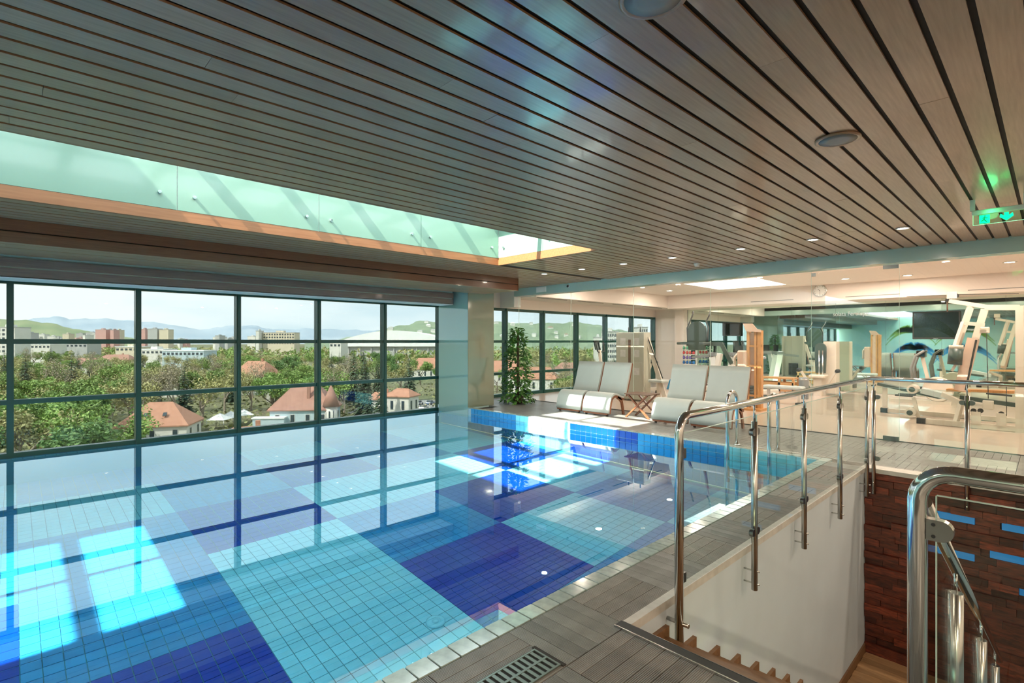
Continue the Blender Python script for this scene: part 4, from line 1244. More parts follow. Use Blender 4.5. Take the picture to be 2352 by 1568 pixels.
# --- cross trainer
t = thing('cross_trainer', 'cross trainer with curved dark handles before the mirror', 'cross trainer', (ony(2112, 784, 15.9).x, 15.9, 0))
MB().box(-0.6, 0.6, -0.05, 0.05, 0, 0.08).build('base_beam', 'machine', t)
MB().lathe([(0.28, -0.06), (0.30, 0), (0.28, 0.06)], (0.35, 0, 0.36), 20, 'y').build('flywheel', 'machine', t)
for s in (-1, 1):
    MB().tube([(-0.1, s * .2, 0.5), (-0.14, s * .2, 0.85), (-0.05, s * .2, 1.15), (0.12, s * .2, 1.28)], 0.028, 8).build('swing_arm', 'greyplastic', t)
    MB().bevbox(-0.45, -0.1, s * .2 - .06, s * .2 + .06, 0.16, 0.2, 0.01).build('pedal', 'rubber', t)
MB().bar((0.2, 0, 0.4), (0.05, 0, 1.15), 0.07, 0.07).build('mast', 'machine', t)
MB().bevbox(-0.05, 0.13, -0.12, 0.12, 1.12, 1.28, 0.02).build('console', 'screen', t)

# --- cable station at the stair side
YM = 12.0
def q(u, v, y=YM):
    return ony(u, v, y)
b0 = q(2352, 1001)
t = thing('cable_station', 'large cream multi gym with leaning back pad, cable pulleys and leg curl seat', 'gym machine', (-1.3, 12.0, 0))
off = (-1.3, 12.0, 0)
def gm(): return MB(off=off)
def P(u, v, y=YM): return tuple(q(u, v, y))
fl_ = q(2122, 974); fr2 = q(2345, 1003)
gm().bar((fl_.x, YM, 0.05), (fr2.x + 0.6, YM, 0.05), 0.08, 0.09).build('base_beam', 'machine', t)
gm().box(fl_.x - 0.10, fl_.x + 0.03, YM - 0.06, YM + 0.06, 0, 0.10).build('foot_cap', 'rubber', t)
YM2 = 13.3
f2 = q(2030, 944, YM2); f3 = q(2285, 962, YM2)
gm().bar((f2.x, YM2, 0.05), (f3.x + 0.9, YM2, 0.05), 0.08, 0.08).build('base_beam', 'machine', t)
gm().box(f2.x - 0.05, f2.x + 0.07, YM2 - 0.06, YM2 + 0.06, 0, 0.10).build('foot_cap', 'rubber', t)
gm().bar((f2.x + 0.02, YM2, 0.1), (f2.x + 0.02, YM2, 0.56), 0.08, 0.08).build('bench_post', 'machine', t)
gm().bar((f2.x - 0.08, YM2, 0.60), P(2160, 912, 12.9), 0.14, 0.06).build('bench_beam', 'darkpad', t)
gm().bar(P(2118, 896, 12.8), P(2185, 912, 12.8), 0.30, 0.10).build('seat_pad', 'pad', t)
gm().bar(P(2165, 905, 12.4), P(2208, 925, 12.2), 0.06, 0.08).build('frame_arm', 'machine', t)
gm().bar(P(2208, 925, 12.2), P(2195, 972, 12.05), 0.06, 0.08).build('frame_arm', 'machine', t)
xr = q(2342, 900).x
gm().bar((xr, YM, 0.0), (xr, YM, P(2342, 702)[2]), 0.10, 0.10, (0, 1, 0)).build('main_upright', 'machine', t)
gm().bar((xr + 0.75, YM, 0.0), (xr + 0.75, YM, P(2342, 702)[2]), 0.10, 0.10, (0, 1, 0)).build('main_upright', 'machine', t)
for k in range(10):
    gm().box(xr + 0.15, xr + 0.6, YM - 0.08, YM + 0.08, 0.12 + 0.06 * k, 0.172 + 0.06 * k).build('weight_plate', 'rubber', t)
gm().bar(P(2342, 706), P(2262, 706), 0.08, 0.09).build('top_beam', 'machine', t)
gm().bar(P(2264, 704), P(2180, 691), 0.08, 0.07).build('top_beam', 'machine', t)
gm().bar(P(2262, 710), P(2207, 884), 0.07, 0.10).build('inclined_post', 'machine', t)
gm().bar(P(2230, 702), P(2196, 800, 11.9), 0.07, 0.08).build('inclined_post', 'machine', t)
gm().bar(P(2236, 778, 11.85), P(2205, 897, 11.75), 0.14, 0.22, (0, -1, .3)).build('back_pad', 'machinepink', t)
w = gm(); a_, b_ = Vector(P(2238, 780, 11.80)), Vector(P(2214, 895, 11.70)); w.bar(a_ + Vector((0.03, -0.08, 0)), b_ + Vector((0.03, -0.08, 0)), 0.02, 0.02); w.build('pad_seam', 'rubber', t)
gm().bar(P(2213, 740, 11.8), P(2192, 800, 11.6), 0.05, 0.06).build('press_arm', 'machine', t)
gm().bar(P(2215, 742, 11.8), P(2262, 746, 11.8), 0.05, 0.06).build('press_bar', 'machine', t)
gm().bevbox(P(2252, 757)[0], P(2274, 757)[0], YM - .12, YM - .04, P(2258, 765)[2], P(2258, 751)[2], 0.01).build('pivot_block', 'machine', t)
c1 = Vector(P(2196, 818, 11.6))
gm().cyl(c1 + Vector((0, 0, .13)), c1 + Vector((-.02, 0, -.14)), 0.10, 14).build('arm_roller', 'darkpad', t)
gm().cyl(c1 + Vector((0.0, 0, .19)), c1 + Vector((0, 0, .13)), 0.098, 14).build('roller_cap', 'machine', t)
c2 = Vector(P(2212, 812, 11.9))
gm().cyl(c2 + Vector((0, 0, .12)), c2 + Vector((-.02, 0, -.12)), 0.08, 14).build('arm_roller', 'darkpad', t)
gm().bar(P(2196, 835, 11.7), P(2186, 852, 11.7), 0.03, 0.04).build('grip', 'machine', t)
for (u, v) in ((2098, 893), (2093, 946)):
    c = Vector(P(u, v, 12.7))
    gm().cyl(c + Vector((0, -0.16, 0)), c + Vector((0, 0.16, 0)), 0.085, 16).build('leg_roller', 'machine', t)
    gm().cyl(c + Vector((0, -0.168, 0)), c + Vector((0, -0.16, 0)), 0.05, 16).build('roller_end', 'darkpad', t)
gm().bar(P(2098, 912, 12.75), P(2110, 960, 12.75), 0.05, 0.06).build('leg_lever', 'machine', t)
w = gm()
pc = Vector(P(2187, 678)); w.box(pc.x - .07, pc.x + .07, YM - .05, YM + .05, pc.z - .06, pc.z + .06); w.build('pulley_block', 'machine', t)
w = gm()
for (u, v) in ((2178, 688), (2196, 679), (2236, 943), (2252, 943), (2300, 950)): pulley(w, P(u, v, YM - .02), 0.04)
w.build('pulley', 'rubber', t)
w = gm(); w.cyl(P(2176, 690), P(2176, 716), 0.012, 8); w.build('pull_handle', 'teaktop', t)
w = gm()
w.cyl(P(2082, 681), P(2178, 677), 0.005, 6); w.cyl(P(2196, 676), P(2340, 674), 0.005, 6); w.cyl(P(2266, 765), P(2270, 915), 0.006, 6); w.cyl(P(2312, 880), P(2312, 955), 0.005, 6)
w.build('cable', 'cable', t)
for (u, v) in ((2242, 958), (2300, 962)):
    c = Vector(P(u, v, YM)); gm().box(c.x - .06, c.x + .06, YM - .05, YM + .05, 0.08, c.z + .1).build('pulley_stand', 'machine', t)
c = Vector(P(2270, 930, YM)); gm().bevbox(c.x - .07, c.x + .07, YM - .06, YM + .06, c.z - .07, c.z + .08, .01).build('pulley_block', 'machine', t)
gm().bar(P(2265, 903), P(2325, 909), 0.03, 0.03).build('low_bar', 'rubber', t)
gm().bar(P(2205, 912, 12.05), P(2335, 930, 12.05), 0.10, 0.07).build('foot_plate', 'darkpad', t)
gm().bar(P(2175, 895, 12.6), P(2330, 900, 12.6), 0.25, 0.05).build('long_seat', 'birch', t)
# ------------------------------------------------------------------ the town outside
ZGD = -20.0
def ext(u, d, z=ZGD):
    p = at(u, 784, d); return Vector((p.x, p.y, z))
def vz(v, d): return EYE + (784 - v) / FOC * d

M['grassland'] = mat('spring_grass_ground', (0.10, 0.14, 0.05), 0.9, col2=(0.22, 0.20, 0.12), vscale=0.03)
M['hillgreen'] = mat('wooded_hillside', (0.15, 0.22, 0.14), 0.95, col2=(0.27, 0.34, 0.22), vscale=0.012)
M['hillfield'] = mat('grassy_hillside', (0.16, 0.23, 0.12), 0.95, col2=(0.27, 0.31, 0.17), vscale=0.004)
M['mountain'] = mat('haze_blue_mountain', (0.27, 0.36, 0.44), 0.95, col2=(0.38, 0.46, 0.53), vscale=0.0009)  # aerial haze put into the base colour as blue-grey
M['asphalt'] = mat('grey_asphalt', (0.30, 0.30, 0.29), 0.9, var=0.1, vscale=0.5)
gd = MB(); gd.add([(-4500, -3500, ZGD), (300, -3500, ZGD), (300, 4500, ZGD), (-4500, 4500, ZGD)], [(0, 1, 2, 3)])
struct(gd.build('ground', 'grassland'), 'grassy ground of the town below the windows', 'ground')

def interp(pts, u):
    for (a, va), (b, vb) in zip(pts[:-1], pts[1:]):
        if a <= u <= b:
            t = (u - a) / (b - a); t = t * t * (3 - 2 * t)
            return va + (vb - va) * t
    return pts[-1][1]
def hill(name, pts, d0, d1, m, label, rough, seed, step=12):
    rg = random.Random(seed); w = MB(); us = []
    u = pts[0][0]
    while u <= pts[-1][0]: us.append(u); u += step
    rows = 7; vs, fs = [], []
    ph = [rg.uniform(0, 6.28) for _ in range(8)]
    for i, u in enumerate(us):
        zc = vz(interp(pts, u), d1)
        zc += rough * (math.sin(u * .11 + ph[0]) + .6 * math.sin(u * .27 + ph[1]) + .4 * math.sin(u * .61 + ph[2]))
        for k in range(rows):
            t = k / (rows - 2)
            if k == rows - 1:
                vs.append(ext(u, d1 * 1.25, ZGD - 5)); continue
            d = d0 + (d1 - d0) * t
            s = t * t * (3 - 2 * t)
            vs.append(ext(u, d, ZGD - 1 + (zc - ZGD) * s + rough * 1.5 * math.sin(u * .2 + k * 1.7 + ph[3]) * math.sin(PI * t)))
    n = rows
    for i in range(len(us) - 1):
        for k in range(rows - 1):
            fs.append((i * n + k, (i + 1) * n + k, (i + 1) * n + k + 1, i * n + k + 1))
    w.add(vs, fs, True)
    return struct(w.build(name, m), label, 'hill')
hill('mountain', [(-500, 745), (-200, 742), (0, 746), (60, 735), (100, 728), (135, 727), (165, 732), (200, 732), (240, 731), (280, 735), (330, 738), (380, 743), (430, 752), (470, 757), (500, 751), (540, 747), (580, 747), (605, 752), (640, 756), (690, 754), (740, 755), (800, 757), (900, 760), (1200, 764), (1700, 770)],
     8500, 14000, 'mountain', 'mountain range tinted haze blue along the horizon', 12, 2)
hill('hill', [(-600, 726), (-300, 728), (-60, 731), (0, 733), (60, 735), (110, 741), (180, 756), (240, 767), (300, 775), (370, 785)],
     2300, 3600, 'hillfield', 'gentle green hill behind the town towers', 2.5, 3)
hr_pts = [(700, 786), (760, 781), (810, 773), (850, 765), (890, 752), (930, 746), (965, 736), (1000, 738), (1060, 745), (1140, 738), (1200, 742), (1290, 741), (1330, 739), (1365, 745), (1420, 757), (1480, 768), (1560, 781)]
hill('hill', hr_pts, 1250, 2200, 'hillgreen', 'wooded green hill dotted with white houses', 2.0, 4, 8)

M['plaster'] = mat('white_house_plaster', (0.66, 0.65, 0.60), 0.8)
M['cream'] = mat('cream_plaster', (0.62, 0.55, 0.42), 0.8)
M['redwall'] = mat('brick_red_render', (0.56, 0.33, 0.30), 0.8)
M['greyc'] = mat('grey_concrete', (0.42, 0.43, 0.42), 0.8)
M['bluewall'] = mat('pale_blue_render', (0.45, 0.56, 0.60), 0.8)
M['rooftile'] = mat('orange_roof_tiles', (0.40, 0.19, 0.12), 0.8, col2=(0.52, 0.27, 0.18), vscale=1.2)
M['roofbrown'] = mat('red_brown_roof_tiles', (0.32, 0.165, 0.125), 0.8, col2=(0.44, 0.24, 0.18), vscale=1.0)
M['roofwhite'] = mat('white_membrane_roof', (0.80, 0.82, 0.82), 0.6)
M['winpane'] = mat('dark_window', (0.05, 0.07, 0.08), 0.2)
M['bark'] = mat('grey_brown_bark', (0.13, 0.10, 0.075), 0.9)
M['barklight'] = mat('pale_bark', (0.32, 0.27, 0.21), 0.9)
M['lf_green'] = leafmat('fresh_green_foliage', (0.13, 0.24, 0.05), (0.28, 0.40, 0.10), 0.2)
M['lf_olive'] = leafmat('olive_bud_foliage', (0.27, 0.27, 0.10), (0.42, 0.40, 0.17), 0.15)
M['lf_deep'] = leafmat('deep_green_foliage', (0.07, 0.17, 0.04), (0.16, 0.29, 0.08), 0.15)
M['lf_fir'] = leafmat('blue_green_needles', (0.045, 0.085, 0.05), (0.11, 0.16, 0.095), 0.2)
M['lf_twig'] = leafmat('brown_twigs', (0.27, 0.23, 0.14), (0.39, 0.35, 0.23), 0.15)

# --- houses
def windows_on(parent, rects, y, face=-1):
    for (x0, x1, z0, z1) in rects:
        f = MB().box(x0, x1, y - 0.06, y + 0.06, z0, z1).build('window', 'plaster', parent)
        MB().box(x0 + .12, x1 - .12, y - 0.1 if face < 0 else y + 0.04, y - 0.05 if face < 0 else y + 0.1, z0 + .12, z1 - .12).build('pane', 'winpane', f)
def hiproof(w, hx, hy, z0, zr, ov=0.5, ridge=0.4):
    a, b = hx + ov, hy + ov
    r = max(0.05, a - b * (1 - ridge)) if a > b else 0.05
    vs = [(-a, -b, z0), (a, -b, z0), (a, b, z0), (-a, b, z0), (-r, 0, zr), (r, 0, zr), (-a, -b, z0 - .25), (a, -b, z0 - .25), (a, b, z0 - .25), (-a, b, z0 - .25)]
    w.add(vs, [(0, 1, 5, 4), (1, 2, 5), (2, 3, 4, 5), (3, 0, 4), (1, 0, 6, 7), (2, 1, 7, 8), (3, 2, 8, 9), (0, 3, 9, 6), (9, 8, 7, 6)])
    return w
def house(label, u, d, hx, hy, hw, hr, rz, wall='plaster', roof='rooftile', z=ZGD, wins=True, chim=True, ridge=0.4, group=None):
    p = ext(u, d, z)
    t = thing('house', label, 'house', p, rz, group)
    MB().box(-hx, hx, -hy, hy, 0, hw).build('wall', wall, t)
    r = hiproof(MB(), hx, hy, hw, hw + hr, ridge=ridge).build('roof', roof, t)
    if chim:
        MB().box(hx * .3, hx * .3 + .8, -0.4, 0.4, hw + hr * .3, hw + hr + 1.0).build('chimney', roof, r)
    if wins:
        n = max(2, int(hx / 1.6))
        windows_on(t, [(-hx + (k + .5) * 2 * hx / n - .55, -hx + (k + .5) * 2 * hx / n + .55, hw * .35, hw * .8) for k in range(n)], -hy)
        n = max(2, int(hy / 1.8))
        for k in range(n):
            y = -hy + (k + .5) * 2 * hy / n
            f = MB().box(hx - .06, hx + .06, y - .55, y + .55, hw * .35, hw * .8).build('window', 'plaster', t)
            MB().box(hx + .05, hx + .1, y - .43, y + .43, hw * .35 + .12, hw * .8 - .12).build('pane', 'winpane', f)
    return t
VIEW = YAW
h1 = house('white villa with a broad orange hipped roof and two small roof windows', 370, 111, 6.3, 4.6, 4.2, 4.4, VIEW + 0.25, ridge=0.1, chim=False)
for x in (-1.6, 1.9):
    f = MB().bar((x - .35, -3.35, 6.35), (x + .35, -3.35, 6.35), 0.9, 0.15, (0, -.7, .7)).build('roof_window', 'winpane', h1)
h2 = house('pale blue villa with a big brown hipped roof and a round turret', 704, 128, 6.9, 5.2, 5.4, 5.6, VIEW + 0.1, wall='bluewall', roof='roofbrown', ridge=0.2)
MB().lathe([(1.5, 0), (1.5, 6.2)], (6.9, -4.4, 0), 16).build('turret', 'plaster', h2)
MB().lathe([(1.95, 6.1), (1.2, 8.6), (0.05, 11.2)], (6.9, -4.4, 0), 16).build('turret_roof', 'roofbrown', h2)
for k in range(3):
    f = MB().box(6.0 + .75 * k, 6.3 + .75 * k, -5.95 + abs(k - 1) * .3, -5.8 + abs(k - 1) * .3, 3.2, 5.0).build('turret_window', 'winpane', h2)
MB().box(-10.0, -3.0, -7.2, -5.2, 0, 3.6).build('annex', 'bluewall', h2)
MB().box(-10.2, -2.9, -7.4, -5.1, 3.6, 3.9).build('annex_roof', 'roofwhite', h2)
MB().box(1.0, 1.7, -3.3, -2.6, 6.6, 11.5).build('chimney', 'roofbrown', h2)
house('orange roof with a brick chimney just below the pool windows', 560, 96, 6.5, 5.5, 2.2, 3.6, VIEW + 0.4, ridge=0.1)
house('tall orange roofed house half hidden by a pale tree', 590, 215, 7.5, 6.0, 7.5, 6.0, VIEW - 0.2)
house('lower orange roofed house beside the tall one', 665, 190, 7.0, 5.0, 5.0, 3.6, VIEW + 0.3, wins=False)
house('orange roofed house among the trees near the pillar', 985, 300, 10.0, 7.0, 6.0, 6.0, VIEW + 0.1)
house('faded red roofed house in the middle of the wood', 385, 205, 8.0, 6.0, 6.5, 3.0, VIEW + 0.2, roof='roofbrown', wins=False)
house('red roofed house far left behind the bare trees', 200, 330, 9.0, 6.0, 7.0, 4.0, VIEW, roof='roofbrown', wins=False)
house('cream long house with a pale red roof in the park', 270, 380, 11.0, 6.0, 8.0, 4.0, VIEW + .1, wall='cream', roof='roofbrown', wins=False)
house('small orange roofed house under the dark firs', 878, 170, 4.0, 3.0, 3.0, 2.0, VIEW, wins=False)
house('orange roofed house seen beyond the climbing plant', 1155, 260, 9.0, 6.0, 7.0, 5.0, VIEW + .3)
house('orange roofed row house behind the first lounger window', 1230, 215, 9.0, 5.0, 6.5, 4.5, VIEW - .2)
house('pink roofed house seen above the first lounger', 1312, 262, 8.0, 5.0, 7.0, 4.0, VIEW + .2, roof='roofbrown')
house('white house wall in the street beyond the plant', 1290, 120, 5.0, 4.0, 5.0, 2.0, VIEW + .2, wins=True, chim=False)
house('white house with a grey garden front near the car park', 925, 150, 3.5, 3.0, 6.0, 2.0, VIEW - .3, wins=True, chim=False)

# --- town blocks
def block(label, u, d, wpx, vtop, m, dep=14, rz=0.0, floors=0, cols=0, group=None, name='apartment_block', roofm='greyc', zb=ZGD):
    p = ext(u, d, zb)
    hx = wpx / FOC * d / 2
    h = vz(vtop, d) - zb
    t = thing(name, label, 'building', p, VIEW + rz, group)
    MB().box(-hx, hx, 0, dep, 0, h).build('wall', m, t)
    MB().box(-hx - .3, hx + .3, -.3, dep + .3, h, h + .6).build('roof', roofm, t)
    MB().box(-hx * .3, hx * .2, dep * .3, dep * .7, h + .6, h + 2.6).build('roof_hut', m, t)
    if floors:
        me = MB().box(-.5, .5, -.08, .02, 0, 1).mesh('window', 'winpane')
        for i in range(floors):
            for j in range(cols):
                o = inst(me, 'window', t, (-hx + (j + .5) * 2 * hx / cols, -.05, h - (i + .85) * 3.4))
                o.scale = (2 * hx / cols * .55, 1, 1.7)
    return t
block('red ended tower block, the first of the pair left of the mullion', 231, 900, 24, 757, 'redwall', group='distant tower blocks')
block('grey flank block joined to the red ended tower', 246, 930, 12, 757.5, 'greyc', group='distant tower blocks')
block('slim red tower block beside the grey flank block', 257, 900, 8, 758, 'redwall', group='distant tower blocks')
block('cream slim tower block just before the second mullion', 268, 925, 9, 758, 'cream', group='distant tower blocks')
block('red tower block just after the second mullion', 327, 900, 13, 756, 'redwall', group='distant tower blocks')
block('pale grey twin tower block between the red and cream towers', 350, 880, 22, 755, 'greyc', group='distant tower blocks')
block('cream tower block right of the pale grey twin tower', 376, 880, 21, 757, 'cream', group='distant tower blocks')
block('long white hotel block with rows of windows on the horizon', 640, 620, 72, 764, 'cream', 16, 0.0, 4, 12)
block('white stair tower at the end of the long hotel block', 591, 612, 7, 760, 'plaster', 12)
block('white office block with window grid seen beyond the lounger backs', 1408, 330, 26, 762, 'plaster', 14, 0.1, 7, 6)
block('white office block behind the weight tower machine', 1478, 360, 20, 752, 'plaster', 14, 0.1, 5, 4)
block('white low building with turquoise stripe at the foot of the hill', 1376, 380, 16, 775, 'plaster', 10)
rg = random.Random(21); TB = []
for i in range(75):
    u = rg.uniform(-20, 600) if i < 40 else rg.uniform(-20, 225)
    if 215 < u < 395: continue
    vt = rg.uniform(770, 782) if u > 330 else rg.uniform(761, 779)
    dd_ = rg.uniform(900, 1500); q_ = ext(u, dd_)
    if any((q_ - o_).length < 42 for o_ in TB): continue
    TB.append(q_)
    block('small pale block in the distant town on the horizon', u, dd_, rg.uniform(7, 22), vt, rg.choice(['plaster', 'plaster', 'cream', 'greyc', 'redwall']), 16, rg.uniform(-.4, .4), group='small blocks of the distant town', name='town_block')
block('long white office building with dark strip windows at the picture edge', 8, 420, 52, 752, 'plaster', 14, 0, 6, 5)
for k, (u, d, wpx, vt, m) in enumerate(((70, 480, 90, 791, 'plaster'), (165, 520, 70, 789, 'greyc'), (345, 430, 60, 803, 'plaster'), (420, 400, 95, 806, 'bluewall'), (770, 430, 26, 787, 'plaster'), (290, 460, 50, 797, 'cream'))):
    block(['long white flat roofed hall at the edge of the park', 'grey flat roofed hall beyond the bare trees', 'white hall with dark openings right of the second mullion', 'long low white roofed hall above the wood', 'small white office at the end of the stadium', 'cream flat roofed hall left of the second mullion'][k],
          u, d, wpx, vt, m, 18, 0, 1, max(3, int(wpx / 9)), roofm='roofwhite', name='flat_hall')
# stadium
p = ext(905, 520)
t = thing('stadium', 'white domed stadium roof at the foot of the hill', 'stadium', p, VIEW)
w = MB(); n = 24; hw_, hh_ = 62.0, 14.5
poly = [(-hw_ + 2 * hw_ * k / n, 18.0 + hh_ * math.sin(PI * k / n) ** 0.8) for k in range(n + 1)] + [(hw_, 16.5), (-hw_, 16.5)]
w.prism(poly, 'y', 0, 60); w.build('roof_shell', 'roofwhite', t)
MB().box(-hw_ + 2, hw_ - 2, 3, 57, 0, 16.5).build('stand', 'greyc', t)
for k in range(11): MB().box(-hw_ + 4 + 11.4 * k, -hw_ + 5 + 11.4 * k, 1.5, 3, 0, 16.5).build('pier', 'greyc', t)
# white houses on the hill
for i in range(34):
    u = rg.choice([rg.uniform(895, 1005), rg.uniform(895, 1005), rg.uniform(1135, 1330)])
    f = rg.uniform(.25, .8)
    d = 1250 + (2200 - 1250) * f
    zc = vz(interp(hr_pts, u), 2200)
    s = f * f * (3 - 2 * f)
    z = ZGD - 1 + (zc - ZGD) * s
    q_ = ext(u, d)
    if any((q_ - o_).length < 30 for o_ in TB): continue
    TB.append(q_)
    tt = thing('hillside_house', 'tiny white house dotted on the wooded hillside', 'house', ext(u, d, z), VIEW + rg.uniform(-.5, .5), 'white houses on the hill')
    a, b = rg.uniform(5, 10), rg.uniform(4, 7)
    MB().box(-a, a, -b, b, -6, 7).build('wall', 'plaster', tt)
    hiproof(MB(), a, b, 7, 10, .6).build('roof', rg.choice(['roofwhite', 'roofbrown', 'greyc']), tt)

# car park
p0 = ext(940, 168, ZGD + 0.05)
w = MB(); w.box(-16, 16, -14, 22, 0, 0.1)
pk = struct(w.build('street', 'asphalt'), 'grey car park beside the street', 'street'); pk.location = p0; pk.rotation_euler = (0, 0, VIEW)
cc = [('white', (0.6, 0.6, 0.6)), ('silver', (0.4, 0.42, 0.43)), ('dark', (0.05, 0.055, 0.06)), ('blue', (0.08, 0.14, 0.25))]
for nme, c in cc: M['car_' + nme] = mat('car_paint_' + nme, c, 0.3, coat=0.5)
def car(kind, loc, rz, label):
    t = thing('parked_car', label, 'car', loc, rz, 'cars in the car park')
    MB().prism([(-2.1, .3), (2.1, .3), (2.15, .75), (1.2, .9), (-2.0, .95), (-2.15, .7)], 'y', -.85, .85).build('body', 'car_' + kind, t)
    MB().prism([(-1.6, .92), (1.0, .9), (.45, 1.45), (-1.1, 1.48)], 'y', -.72, .72).build('cabin', 'winpane', t)
    for x in (-1.3, 1.3):
        for y in (-.85, .85): MB().lathe([(.32, -.1), (.32, .1)], (x, y, .32), 10, 'y').build('wheel', 'rubber', t)
rc = random.Random(9)
for k in range(12):
    r0, c0 = divmod(k, 6)
    kind = cc[(k * 7 + r0) % 4][0]
    loc = p0 + Matrix.Rotation(VIEW, 3, 'Z') @ Vector((-11 + 4.2 * c0 + rc.uniform(-.4, .4), -8 + 13 * r0 + c0 * .9, 0.1))
    car(kind, loc, VIEW + 1.35, '%s car in the %s parking row' % (kind, ['nearer', 'farther'][r0]))
# market tents
for k, (u, d) in enumerate(((505, 128), (530, 132), (560, 136))):
    t = thing('market_tent', ['white pointed garden tent beside the near brick chimney', 'white pointed garden tent, middle of the three', 'white pointed garden tent farthest from the villa'][k], 'tent', ext(u, d), VIEW + .3 * k)
    w = MB(); w.add([(-2.2, -2.2, 2.4), (2.2, -2.2, 2.4), (2.2, 2.2, 2.4), (-2.2, 2.2, 2.4), (0, 0, 3.9)], [(0, 1, 4), (1, 2, 4), (2, 3, 4), (3, 0, 4)]); w.build('canopy', 'roofwhite', t)
    for x in (-2.1, 2.1):
        for y in (-2.1, 2.1): MB().cyl((x, y, 0), (x, y, 2.4), 0.06, 6).build('pole', 'steel', t)

# --- trees
def leafball(w, rg, c, r, n, size, flat=0.8):
    for _ in range(n):
        a, b = rg.uniform(0, 2 * PI), math.acos(rg.uniform(-1, 1))
        rr = r * rg.uniform(.55, 1.05)
        p = c + Vector((math.sin(b) * math.cos(a) * rr, math.sin(b) * math.sin(a) * rr, math.cos(b) * rr * flat))
        d = Vector((rg.gauss(0, 1), rg.gauss(0, 1), rg.gauss(0, .7))).normalized()
        e = d.orthogonal().normalized(); e = (e * math.cos(a) + d.cross(e) * math.sin(a))
        s = size * rg.uniform(.6, 1.3)
        w.add([p - d * s, p + e * s * .55, p + d * s, p - e * s * .55], [(0, 1, 2, 3)])
def limbs(w, rg, p, d, L, r, lev, tips):
    q1 = p + d * L * .55 + Vector((rg.uniform(-.08, .08), rg.uniform(-.08, .08), 0)) * L
    q = p + d * L
    w.tube([p, q1, q], r, 5 if lev > 1 else 3, False, r * .55)
    if lev <= 1: tips.append(p + d * L * .5)
    if lev == 0:
        tips.append(q); return
    for k in range(rg.choice((3, 3, 4))):
        a = rg.uniform(0, 2 * PI); s = rg.uniform(.45, .85)
        o = d.orthogonal().normalized()
        o = o * math.cos(a) + d.cross(o) * math.sin(a)
        nd = (d * (1 - s * .4) + o * s + Vector((0, 0, .12))).normalized()
        limbs(w, rg, p + (q - p) * rg.uniform(.6, 1.0), nd, L * rg.uniform(.55, .75), r * .55, lev - 1, tips)
PROTO = {}
def proto_broad(key, seed, h, leafm, n, size, barkm='bark', lev=2, rcl=1.9):
    rg = random.Random(seed); w = MB(); tips = []
    limbs(w, rg, Vector((0, 0, -1.0)), Vector((0, 0, 1)), h * .42 + 1.0, h * .024, lev, tips)
    tr = w.mesh('trunk', barkm)
    c = MB()
    for tp in tips:
        leafball(c, rg, tp, rcl * rg.uniform(.7, 1.2), n, size)
    PROTO[key] = (c.mesh('crown', leafm), tr, max(t.z for t in tips) + rcl * .7)
proto_broad('green', 1, 14, 'lf_green', 42, .31, lev=3, rcl=1.5)
proto_broad('green2', 2, 15, 'lf_green', 42, .31, lev=3, rcl=1.5)
proto_broad('deep', 3, 13, 'lf_deep', 42, .31, lev=3, rcl=1.5)
proto_broad('olive', 4, 15, 'lf_olive', 24, .28, 'barklight', 3, 1.6)
proto_broad('olive2', 5, 14, 'lf_olive', 24, .28, 'bark', 3, 1.6)
proto_broad('bare', 6, 16, 'lf_twig', 15, .21, 'barklight', 3, 1.7)
proto_broad('bare2', 7, 15, 'lf_twig', 15, .22, 'barklight', 3, 1.7)
def proto_fir(key, seed, h, rb):
    rg = random.Random(seed); c = MB()
    z = h * .10
    while z < h:
        f = 1 - z / h
        n = int(7 + 11 * f)
        for k in range(n):
            a = rg.uniform(0, 2 * PI); L = (rb * f ** .85 + .25) * rg.uniform(.7, 1.1)
            d = Vector((math.cos(a), math.sin(a), 0)); s = Vector((-d.y, d.x, 0)) * L * .24
            p = Vector((0, 0, z)); m = p + d * L * .6 + Vector((0, 0, -.10 * L)); e = p + d * L + Vector((0, 0, -.32 * L))
            c.add([p, m + s, e, m - s], [(0, 1, 2, 3)])
        z += h * .026
    tr = MB().tube([(0, 0, -1), (0, 0, h * .95)], h * .018, 6, False, .03).mesh('trunk', 'bark')
    PROTO[key] = (c.mesh('crown', 'lf_fir'), tr, h)
proto_fir('fir', 8, 17, 3.4); proto_fir('fir2', 9, 14, 3.6)
KIND = {'green': ('fresh green broadleaf tree', 'broadleaf_tree'), 'green2': ('bright green spreading tree', 'broadleaf_tree'), 'deep': ('deep green leafy tree', 'broadleaf_tree'),
        'olive': ('olive budding tree', 'budding_tree'), 'olive2': ('yellowish budding tree', 'budding_tree'), 'bare': ('bare pale branched tree', 'bare_tree'), 'bare2': ('bare brown twiggy tree', 'bare_tree'),
        'fir': ('tall dark fir tree', 'fir_tree'), 'fir2': ('broad blue green spruce tree', 'fir_tree')}
BAYS = [(-900, 22, 'left of the first pool mullion'), (22, 313, 'in the first wide pool bay'), (313, 548, 'in the second pool bay'), (548, 738, 'in the third pool bay'), (738, 887, 'in the fourth pool bay'), (887, 1100, 'in the pool bay beside the pillar'),
        (1100, 1246, 'in the bay beside the climbing plant'), (1246, 1325, 'in the bay left of the loungers'), (1325, 1391, 'in the bay above the first lounger'), (1391, 2400, 'in the bay above the second lounger')]
ntree = 0
TREES = []
OCC = [(o.location.x, o.location.y, {'house': 7.0, 'flat_hall': 20, 'stadium': 45, 'parked_car': 2.5, 'market_tent': 3.2}[o.name.split('.')[0]]) for o in bpy.data.objects
       if o.type == 'EMPTY' and o.name.split('.')[0] in ('house', 'flat_hall', 'stadium', 'parked_car', 'market_tent')]
